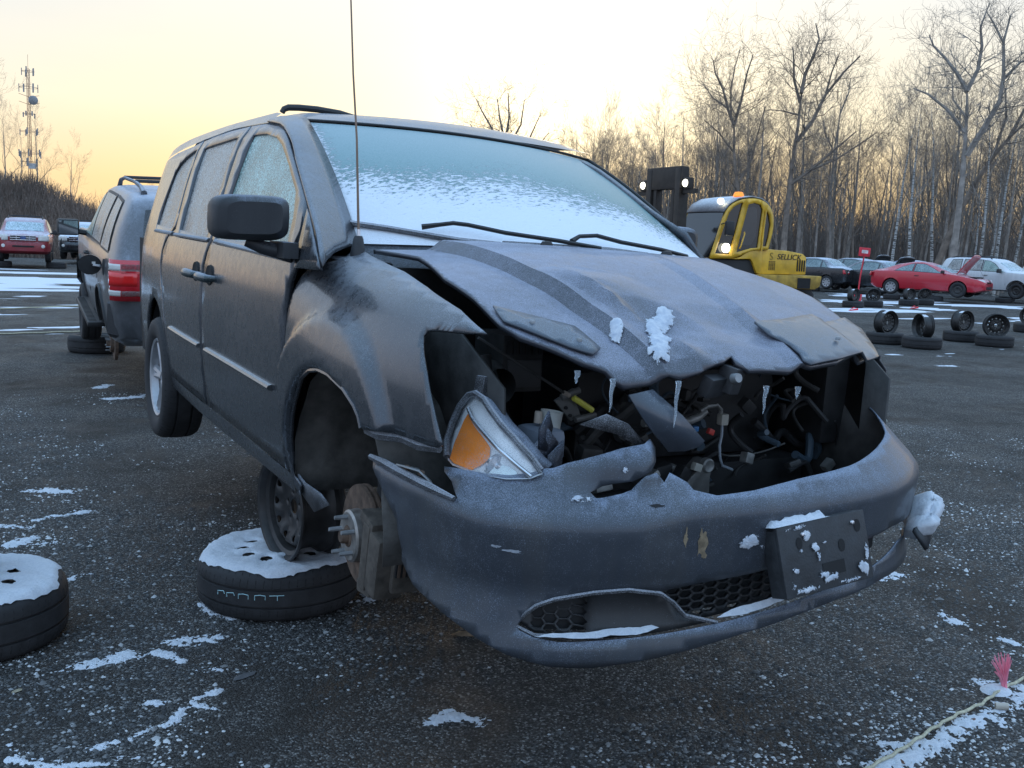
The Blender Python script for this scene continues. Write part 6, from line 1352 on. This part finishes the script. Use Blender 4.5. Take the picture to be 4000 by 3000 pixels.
for sx in (-1,1):
    MB().box((sx*.58-.10,-.13,.3),(sx*.58+.10,.13,3.46)).build('mast_rail', MASTM, mt, bevel=.015); MB().box((sx*.36-.06,-.09,.4),(sx*.36+.06,.09,3.36)).build('inner_rail', MASTM, mt, bevel=.01)
    MB().cbox((sx*.90,.0,2.92),(.50,.10,.10)).build('lamp_bracket', MASTM, mt); MB().cbox((sx*.86,-.02,3.10),(.22,.16,.26)).build('lamp_housing', MASTM, mt, bevel=.02)
    MB().lathe([(0,.06),(.06,.05),(.085,.02),(.09,-.02)], 16, Matrix.Translation((sx*.86,-.10,3.10)) @ Matrix.Rotation(math.pi/2,4,'X')).build('work_lamp', LAMP, mt)
MB().box((-.70,-.12,2.98),(.70,.10,3.50)).build('mast_crosshead', MASTM, mt, bevel=.02); MB().box((-.68,-.10,1.2),(.68,.08,1.45)).build('carriage', MASTM, mt, bevel=.02)
for x in (-.3,.3): MB().cbox((x,-.75,.25),(.14,1.2,.05)).build('fork', MASTM, mt)
MB().cbox((.585,.135,1.95),(.12,.006,.34)).build('capacity_plate', plain('plate_white',(.65,.66,.66),.5), mt)
for p, r in (((.62,-.62,2.76),.07),((.80,-.52,1.66),.11)):
    lo = MB().lathe([(0,.07),(r*.7,.06),(r,.02),(r,-.05)], 16, Matrix.Translation(p) @ Matrix.Rotation(math.pi/2,4,'X')).build('work_lamp', LAMP, fk)
MB().lathe([(0,.12),(.09,.11),(.12,.06),(.13,.0)], 16, Matrix.Translation((.45,.05,2.91))).build('beacon', emit('orange_beacon',(1,.30,.03),.5), fk)
mo = MB().cbox((1.02,-.62,2.12),(.10,.24,.34)).build('mirror', BLACKPL, fk, bevel=.04); MB().tube([(.76,-.66,2.22),(.9,-.68,2.24),(1.0,-.62,2.2)], .014, 6).build('mirror_arm', BLACKPL, mo)
def big_wheel(x, y, r, w):
    o = bpy.data.objects.new('wheel', None); link(o, fk); o.location = (x,y,r); o.rotation_euler = (0,math.copysign(math.pi/2,x),0); tyre(o, r, r*.52, w); MB().lathe([(0,w*.1),(r*.3,w*.12),(r*.42,w*.3),(r*.54,w*.34)], 24).build('rim', YELD, o)
    for k in range(22): a = 2*math.pi*k/22; MB().cbox((r*math.cos(a),r*math.sin(a),0),(.03,.06,w*.85),(0,0,a)).build('tread_lug', RUBBER, o)
for sx in (-1,1): big_wheel(sx*.82,-.95,.62,.42); big_wheel(sx*.70,1.95,.42,.30)
def text_mesh(name, s, size, mat, parent, M, ext=.003, shear=0):
    c = bpy.data.curves.new(name,'FONT'); c.body = s; c.size = size; c.extrude = ext; c.align_x = 'CENTER'; c.align_y = 'CENTER'; c.shear = shear
    o = bpy.data.objects.new(name, c); COL.objects.link(o); dg = bpy.context.evaluated_depsgraph_get(); me = bpy.data.meshes.new_from_object(o.evaluated_get(dg)); bpy.data.objects.remove(o)
    me.materials.clear(); me.materials.append(mat); q = bpy.data.objects.new(name, me); link(q, parent); q.matrix_local = M; return q
TX = Matrix.Translation((.728,1.55,1.50)) @ Matrix(((0,0,1,0),(1,0,0,0),(0,1,0,0),(0,0,0,1)))
text_mesh('lettering', 'SELLICK', .19, plain('letter_black',(.02,.02,.02),.5), fk, TX @ Matrix.Scale(1.15,4,(1,0,0)), .004, .15)
text_mesh('lettering', 'S', .26, plain('letter_outline',(.30,.20,.03),.5), fk, Matrix.Translation((.728,.98,1.50)) @ Matrix(((0,0,1,0),(1,0,0,0),(0,1,0,0),(0,0,0,1))), .003)
# ---------------------------------------------------------------- radio mast
def ray(px, py, dep): p = at(px, py, dep); return p
tb = ray(67, 420, 190.); tower = thing('radio_tower', 'tall lattice radio tower carrying antenna clusters and a dish', 'tower', (tb.x, tb.y, 0))
TWR = plain('tower_steel', (.30,.15,.10), .6, .2, .3, .3); TWG = plain('antenna_grey', (.30,.30,.31), .5, 0, .2)
HT = 31.; ws = lambda z: .42*(1-.35*z/HT)
legs = [(math.cos(a), math.sin(a)) for a in (.5,2.594,4.689)]
for cx, cy in legs: MB().tube([(cx*ws(0),cy*ws(0),0),(cx*ws(HT),cy*ws(HT),HT)], .055, 5).build('mast_leg', TWR, tower)
br = MB()
for i in range(26):
    z0, z1 = HT*i/26, HT*(i+1)/26
    for k in range(3):
        a, b = legs[k], legs[(k+1)%3]; br.tube([(a[0]*ws(z0),a[1]*ws(z0),z0),(b[0]*ws(z1),b[1]*ws(z1),z1)], .022, 3, False); br.tube([(a[0]*ws(z1),a[1]*ws(z1),z1),(b[0]*ws(z1),b[1]*ws(z1),z1)], .02, 3, False)
br.build('lattice_bracing', TWR, tower)
MB().tube([(0,0,HT),(0,0,HT+2.6)], .035, 4).build('lightning_rod', TWR, tower)
for f, n, w, h in ((.985,5,1.1,1.3),(.89,6,1.6,1.5),(.735,4,1.1,.9),(.63,5,1.6,1.2),(.50,6,2.0,1.3),(.45,5,1.4,1.5)):
    z = HT*f
    ringm = MB(); ringm.tube([(w*math.cos(a),w*math.sin(a),z) for a in np.linspace(0,6.283,13)], .04, 4); ro2 = ringm.build('antenna_mount', TWR, tower)
    for k in range(n): a = 6.283*k/n+f*7; MB().cbox((w*math.cos(a),w*math.sin(a),z+rnd.uniform(-.3,.2)),(.14,.22,h),(0,0,a)).build('panel_antenna', TWG, ro2)
MB().lathe([(0,.25),(.5,.2),(.85,0),(.8,-.05)], 20, Matrix.Translation((.7,-.9,HT*.815)) @ Matrix.Rotation(math.pi/2,4,'X')).build('dish', TWG, tower)
MB().cbox((.3,-.8,HT*.425),(1.3,.6,1.0)).build('equipment_box', plain('box_white',(.5,.5,.5),.5), tower)
for z in (.84,.795): MB().tube([(-1.7,-.4,HT*z+.3),(0,-.6,HT*z-.2),(1.8,-.4,HT*z+.2)], .05, 4).build('bracket_arm', TWR, tower)

# ---------------------------------------------------------------- bare winter trees
BARK = plain('brown_bark', (.20,.16,.13), .9, 0, .45, 3, .5, 12); BARKG = plain('grey_bark', (.28,.245,.215), .9, 0, .4, 3, .4, 12)
def birch_mat():
    t = NT('birch_bark'); n = t.noise(3, 4, .6, t.mapping((1,1,6))); t.l.new(t.ramp(n, (.40,(.06,.05,.045)), (.50,(.42,.41,.39)), (.8,(.62,.61,.58))), t.b.inputs['Base Color']); t.set(Roughness=.85); return t.m
BIRCH = birch_mat()
def grow(seed, H, r0, fork=.45, lean=0., spread=.75, depth=5, first=.25, dens_=1., twig=.006, curve=.10, limbs=None):
    "returns a mesh builder for the trunk and one for the crown"
    R = random.Random(seed); trunk, crown = MB(), MB()
    def branch(p, d, L, r, lev, mb):
        n = 5 if lev < 2 else (4 if lev < 3 else 3); q = Vector(p); dd = Vector(d).normalized(); pts = [tuple(q)]; rad = [r]; forks = []
        for i in range(n):
            dd = (dd+Vector((R.gauss(0,1),R.gauss(0,1),R.gauss(0,.6)))*curve*(1 if lev else .45)+Vector((0,0,.06 if lev else .02))).normalized()
            q = q+dd*(L/n); pts.append(tuple(q)); rr = max(twig*.5, r*(1-(i+1)/n*(.92 if lev == 0 else .8))); rad.append(rr); forks.append((q.copy(), dd.copy(), rr, (i+1)/n))
        mb.tube(pts, rad, 6 if lev == 0 else (5 if lev == 1 else 3), False)
        if lev >= depth or L < .22: return
        k = int((4.5 if lev == 0 else 4.2 if lev < 3 else 3.2)*dens_+R.random())
        for j in range(k):
            f = (first if lev == 0 else .22)+(1-(first if lev == 0 else .22))*((j+R.random()*.9)/k)
            i = min(n-1, int(f*n)); fq, fd, fr, ft = forks[i]; base = Vector(pts[i]).lerp(Vector(pts[i+1]), f*n-i)
            ax = fd.orthogonal().normalized(); ax.rotate(Matrix.Rotation(R.uniform(0,6.283),3,fd).to_quaternion()) if False else None
            a = R.uniform(0,6.283); o1 = fd.orthogonal().normalized(); o2 = fd.cross(o1); side_ = o1*math.cos(a)+o2*math.sin(a)
            nd = (fd*(1-.35*spread)+side_*spread*R.uniform(.55,1.1)).normalized()
            nl = L*(R.uniform(.42,.66) if lev else R.uniform(.34,.52))*(1.1-.45*f if lev == 0 else 1-.25*f)
            branch(base, nd, nl, max(twig, fr*R.uniform(.45,.68)), lev+1, crown)
    branch((0,0,-.1), (lean,0,1), H*.78, r0, 0, trunk)
    return trunk, crown
def tree_thing(mbs, mats, label, cat, loc, rz, group, name='bare_tree', sc=1.):
    t = thing(name, label, cat, loc, rz, group); t.scale = (sc,sc,sc)
    mbs[0].build('trunk', mats[0], t); mbs[1].build('crown', mats[1], t); return t
def base_at(px, dep, z=0): p = at(px, 600, dep); return (p.x, p.y, z)
def limb_tree(px, dep, pts, r0, label, seed, bark=None):
    "tree whose main limbs follow given outlines: list of polylines in (side, up) metres, first is the trunk"
    R = random.Random(seed); loc = base_at(px, dep); t = thing('bare_tree', label, 'tree', loc, -CAM_YAW-math.atan((px-1106)/2161.7), 'big bare trees')
    trunk, crown = MB(), MB()
    for li, (poly, r1) in enumerate(pts):
        yy = R.uniform(-.25,.25)*(li > 0); P = []; L = 0
        for i, (x, z) in enumerate(poly):
            P.append(Vector((x, yy*i+R.uniform(-.05,.05), z)))
        rad = [.72*r1*(1-.8*i/(len(P)-1))+.010 for i in range(len(P))]
        (trunk if li == 0 else crown).tube([tuple(p) for p in P], rad, 7 if li == 0 else 5, False)
        for i in range(1 if li else max(1,len(P)//2), len(P)):
            for j in range(5 if li else 3):
                q = P[i-1].lerp(P[i], R.random()); d = (P[i]-P[i-1]).normalized(); a = R.uniform(0,6.283); o1 = d.orthogonal().normalized(); o2 = d.cross(o1)
                nd = (d*.6+(o1*math.cos(a)+o2*math.sin(a))*R.uniform(.5,1)).normalized(); ln = R.uniform(.9,2.6)*(1-.35*i/len(P)); sub(crown, R, q, nd, ln, max(.011, rad[i]*.36), 0)
    trunk.build('trunk', bark or BARK, t); crown.build('crown', bark or BARK, t); return t
def sub(mb, R, p, d, L, r, lev):
    n = 4; pts = [tuple(p)]; q = Vector(p); dd = Vector(d); nodes = []
    for i in range(n):
        dd = (dd+Vector((R.gauss(0,.17),R.gauss(0,.17),R.gauss(0,.12)+.05))).normalized(); q = q+dd*(L/n); pts.append(tuple(q)); nodes.append((q.copy(), dd.copy()))
    mb.tube(pts, [max(.004, r*(1-.2*i)) for i in range(n+1)], 3, False)
    if lev >= 2: return
    for j in range(5 if lev == 0 else 4):
        q, dd = R.choice(nodes); a = R.uniform(0,6.283); o1 = dd.orthogonal().normalized(); o2 = dd.cross(o1)
        sub(mb, R, q, (dd*.65+(o1*math.cos(a)+o2*math.sin(a))*R.uniform(.5,.9)).normalized(), L*R.uniform(.4,.65), max(.005, r*.5), lev+1)
# the big trees: outlines read off as metres beside and above the trunk foot
def mk(px0, dep, polys):
    out = []
    for pl, r in polys:
        q = []
        for x, y in pl:
            p = at(x, y, dep); b = at(px0, 600, dep); rr, uu, ff = cam_axes(); h = Vector((rr.x, rr.y, 0)).normalized(); q.append((float((p-b).dot(h)), float(p.z)))
        out.append((q, r))
    return out
limb_tree(1592, 50, mk(1592,50,[([(1594,572),(1590,470),(1586,400),(1578,330),(1577,275)],.20),([(1577,275),(1563,240),(1552,200),(1535,165),(1530,140)],.10),([(1577,275),(1590,225),(1600,170),(1612,130)],.10),([(1577,330),(1545,290),(1515,265)],.06),([(1588,400),(1615,350),(1625,300),(1640,240)],.08),([(1563,240),(1530,215),(1510,185)],.05),([(1570,255),(1568,200),(1575,150),(1585,110)],.06)]), .2, 'bare forked tree rising behind the forklift cab', 21)
limb_tree(1694, 50, mk(1694,50,[([(1690,572),(1692,500),(1697,430),(1704,340),(1712,270),(1716,210)],.22),([(1716,210),(1722,170),(1738,130),(1748,95),(1740,60)],.13),([(1714,230),(1700,180),(1698,140),(1695,110)],.10),([(1710,310),(1740,270),(1765,215),(1800,170),(1830,140)],.15),([(1700,400),(1740,370),(1785,330),(1830,290)],.13),([(1712,255),(1680,245),(1650,240)],.05),([(1765,215),(1775,170),(1790,130)],.07),([(1740,370),(1790,350),(1850,310),(1870,295)],.07)]), .3, 'tall spreading bare tree standing over the forklift hood', 22)
limb_tree(2062, 47, mk(2062,47,[([(2055,575),(2060,500),(2066,400),(2068,320),(2068,260),(2066,205)],.23),([(2066,205),(2045,165),(2020,130),(1995,100),(1985,75)],.13),([(2066,205),(2085,160),(2090,110),(2085,70),(2100,20)],.14),([(2072,340),(2105,280),(2130,230),(2134,180),(2130,110),(2140,60)],.20),([(2134,185),(2165,150),(2205,140)],.10),([(2066,290),(2030,240),(1990,205),(1960,190)],.12),([(2130,110),(2110,70),(2095,45)],.07),([(2068,260),(2040,220),(2035,170)],.07)]), .3, 'largest spreading bare tree rising behind the red coupe', 23, BARKG)
limb_tree(2125, 50, mk(2125,50,[([(2030,575),(2060,480),(2095,400),(2130,340),(2160,300),(2200,260)],.24),([(2130,340),(2150,260),(2145,200)],.10),([(2160,300),(2190,230),(2215,190)],.12),([(2200,260),(2230,225)],.08)]), .25, 'leaning bare tree slanting across the wood behind the red coupe', 24)
limb_tree(1788, 56, mk(1788,56,[([(1792,572),(1786,480),(1788,400),(1792,320),(1800,250)],.14),([(1800,250),(1815,210),(1818,180)],.06),([(1790,330),(1770,290),(1765,260)],.05)]), .12, 'slim bare tree right of the tall spreading tree', 25, BARKG)

limb_tree(1097, 62, mk(1097,62,[([(1097,520),(1097,420),(1094,350),(1092,310)],.18),([(1092,330),(1065,285),(1042,245),(1032,225)],.10),([(1092,315),(1080,260),(1075,220)],.10),([(1092,310),(1100,260),(1098,208)],.11),([(1094,330),(1125,275),(1132,225)],.10),([(1095,350),(1145,300),(1165,255)],.10),([(1095,370),(1150,330),(1185,290)],.09),([(1095,360),(1045,320),(1018,275)],.09)]), .2, 'rounded bare treetop peeking over the minivan roof against the glow', 31)

# slender wood trees: a few kinds, many copies
kinds = []
for k in range(6):
    tr_, cr_ = grow(100+k, 10.5+k*.5, .075+.012*k, lean=.03*(k-2), spread=.62, depth=4, first=.30, dens_=1.32, twig=.0045)
    t = thing('wood_tree', '', ''); tr_.build('trunk', BIRCH if k == 2 else (BARKG if k % 2 else BARK), t); cr_.build('crown', BARK if k not in (2,) else BARKG, t); kinds.append(t)
WL = {True: ('pale birch tree with a white trunk in the wood', 'white trunked birches in the wood'), False: ('slender bare tree standing in the wood behind the lot', 'slender bare trees of the wood')}
R4 = random.Random(77); spots = []
for k in range(265):
    px = R4.uniform(1235, 2290) if k < 200 else R4.uniform(1240, 1640); dep = R4.uniform(52, 92)
    if px < 1420 and dep < 70: dep += 18
    spots.append((px, dep))
for k, (px, dep) in enumerate(spots):
    ki = R4.choice((0,1,3,4,5,0,1,3,4,5,2)); src = kinds[ki]; t = src if src.get('used') is None else copy_tree(src)
    if t is src: src['used'] = 1
    x, y, z = base_at(px, dep); t.location = (x, y, 0); t.rotation_euler = (0,0,R4.uniform(0,6.28)); s_ = R4.uniform(.75,1.12)*(1.0 if px > 1500 else .92); t.scale = (s_,s_,s_*R4.uniform(.9,1.1))
    tag(t, *[WL[ki == 2][0], 'tree', WL[ki == 2][1]])
for k, (px, dep, ki) in enumerate(((1925,50,2),(1965,49,2),(2010,52,2),(2108,50,2),(2185,54,2),(2150,51,2))):
    t = copy_tree(kinds[ki]); x, y, z = base_at(px, dep); t.location = (x,y,0); t.rotation_euler = (0,0,k*1.3); t.scale = (1,1,1.05); tag(t, WL[True][0], 'tree', WL[True][1])
for t in kinds:
    if 'used' in t: del t['used']
# trees on the left
for k, (px, dep, ki, s_, lab) in enumerate(((-8,58,0,.95,'bare tree at the foot of the bank left of the radio tower'),(45,70,1,.62,'bare tree on the bank just left of the radio tower'),(88,66,3,.62,'bare tree on the bank just right of the radio tower'),(152,72,5,.55,'lone bare tree on the low end of the bank'),(262,100,0,.55,'small bare tree behind the grey suv roof'),(20,64,3,.6,'bare tree among the brush at the left end of the bank'),(108,75,0,.5,'small bare tree beside the lone tree on the bank'),(300,105,1,.58,'bare tree in the row behind the grey suv roof rack'),(330,104,3,.60,'bushy bare tree between the grey suv and the minivan'),(350,108,5,.55,'bare tree touching the minivan rear window line'),(1255,110,1,.9,'bare tree beside the glow right of the minivan roof'))):
    t = copy_tree(kinds[ki]); x, y, z = base_at(px, dep); t.location = (x,y,2.6 if px < 120 else (1.2 if px < 200 else 0)); t.rotation_euler = (0,0,k*2.1); t.scale = (s_,s_,s_); tag(t, lab, 'tree'); 
    if 'group' in t: del t['group']

# thickets: uncountable stems and twigs
def thicket(name, label, boxes, mat, seed):
    R = np.random.RandomState(seed); V, F = [], []; b = 0
    for (pa, pb, d0, d1, n, h0, h1, zf) in boxes:
        px = R.uniform(pa, pb, n); dep = R.uniform(d0, d1, n); r, u, f = cam_axes(); fx = f.x+r.x*(px-1106)/2161.7; fy = f.y+r.y*(px-1106)/2161.7; nn = 1.0
        x = -1.905+fx*dep; y = -2.807+fy*dep; z = zf(px, dep) if zf else np.zeros(n)
        h = R.uniform(h0, h1, n); w = R.uniform(.010,.034,n); lean = R.normal(0,.22,(n,2))*h[:,None]; a = R.rand(n)*6.28
        for s_ in range(3):
            t0, t1 = s_/3, (s_+1)/3
            p0 = np.stack([x+lean[:,0]*t0**1.5, y+lean[:,1]*t0**1.5, z+h*t0],1); p1 = np.stack([x+lean[:,0]*t1**1.5, y+lean[:,1]*t1**1.5, z+h*t1],1)
            w0, w1 = w*(1-.8*t0), w*(1-.8*t1)
            for k in range(3):
                c0 = np.stack([np.cos(a+k*2.094),np.sin(a+k*2.094),0*a],1); V.append(p0+c0*w0[:,None]); V.append(p1+c0*w1[:,None])
            for k in range(3):
                i0 = b+2*k*n; i1 = b+2*((k+1)%3)*n; ar = np.arange(n); F.append(np.stack([i0+ar, i1+ar, i1+n+ar, i0+n+ar],1))
            b += 6*n
        m = n*3; q = R.randint(0,n,m); t = R.uniform(.3,.98,m); p0 = np.stack([x[q]+lean[q,0]*t**1.5, y[q]+lean[q,1]*t**1.5, z[q]+h[q]*t],1); d = R.normal(0,1,(m,3)); d[:,2] = abs(d[:,2])*.8+.2; d /= np.linalg.norm(d,axis=1)[:,None]; L = R.uniform(.25,.9,m)[:,None]*np.clip(h[q]/4,.4,1.3)[:,None]
        side_ = np.cross(d,[0,0,1]); side_ /= np.linalg.norm(side_,axis=1)[:,None]+1e-9; ww = R.uniform(.007,.014,m)[:,None]
        V += [p0-side_*ww, p0+side_*ww, p0+d*L]; ar = np.arange(m); F3 = np.stack([b+ar, b+m+ar, b+2*m+ar],1); F.append(F3); b += 3*m
    V = np.concatenate(V); faces = []
    for f_ in F: faces += f_.tolist()
    me = bpy.data.meshes.new(name); me.from_pydata(V.tolist(), [], faces); me.materials.append(mat); tag(link(bpy.data.objects.new(name, me)), label, 'thicket', kind='stuff')
TH = plain('thicket_brown', (.16,.13,.112), .9, 0, .35, .3); TH2 = plain('bank_brush_brown', (.18,.135,.11), .9, 0, .35, .3)
thicket('thicket', 'dense brown undergrowth of stems filling the wood', [(1225,2300,62,100,9000,2.0,6.0,None),(1225,2300,90,120,7000,3.5,8.0,None),(440,1240,95,125,5000,2.5,7.0,None)], TH, 1)
# the bank on the left
def bankz(px, dep):
    hpx = np.interp(px, [-80,0,70,100,130,170,205,240,330,420], [388,388,390,398,414,430,446,462,476,482]); return np.clip(1.46+(494.-hpx)*64/2161.7-.9, .05, 9)*np.clip((dep-52)/9,0,1)
P = []
for px in np.arange(-120,440,14.):
    row = []
    for dep in (50,52,55,58,61,64,70,80,95):
        p = at(px, 600, dep); row.append((p.x, p.y, float(bankz(np.array(px), np.array(dep)))+.15*rnd.random()-.1))
    P.append(row)
bk_ = MB().grid(P).build('embankment', plain('bank_earth',(.10,.075,.06),.95,0,.35,.6,.5,6), None); tag(bk_, 'low earth bank overgrown with brush', 'bank', kind='structure')
thicket('bank_brush', 'dense reddish brown brush covering the bank', [(-120,430,51,66,9000,.45,1.35,bankz),(200,480,80,110,1500,2,5,None)], TH2, 2)
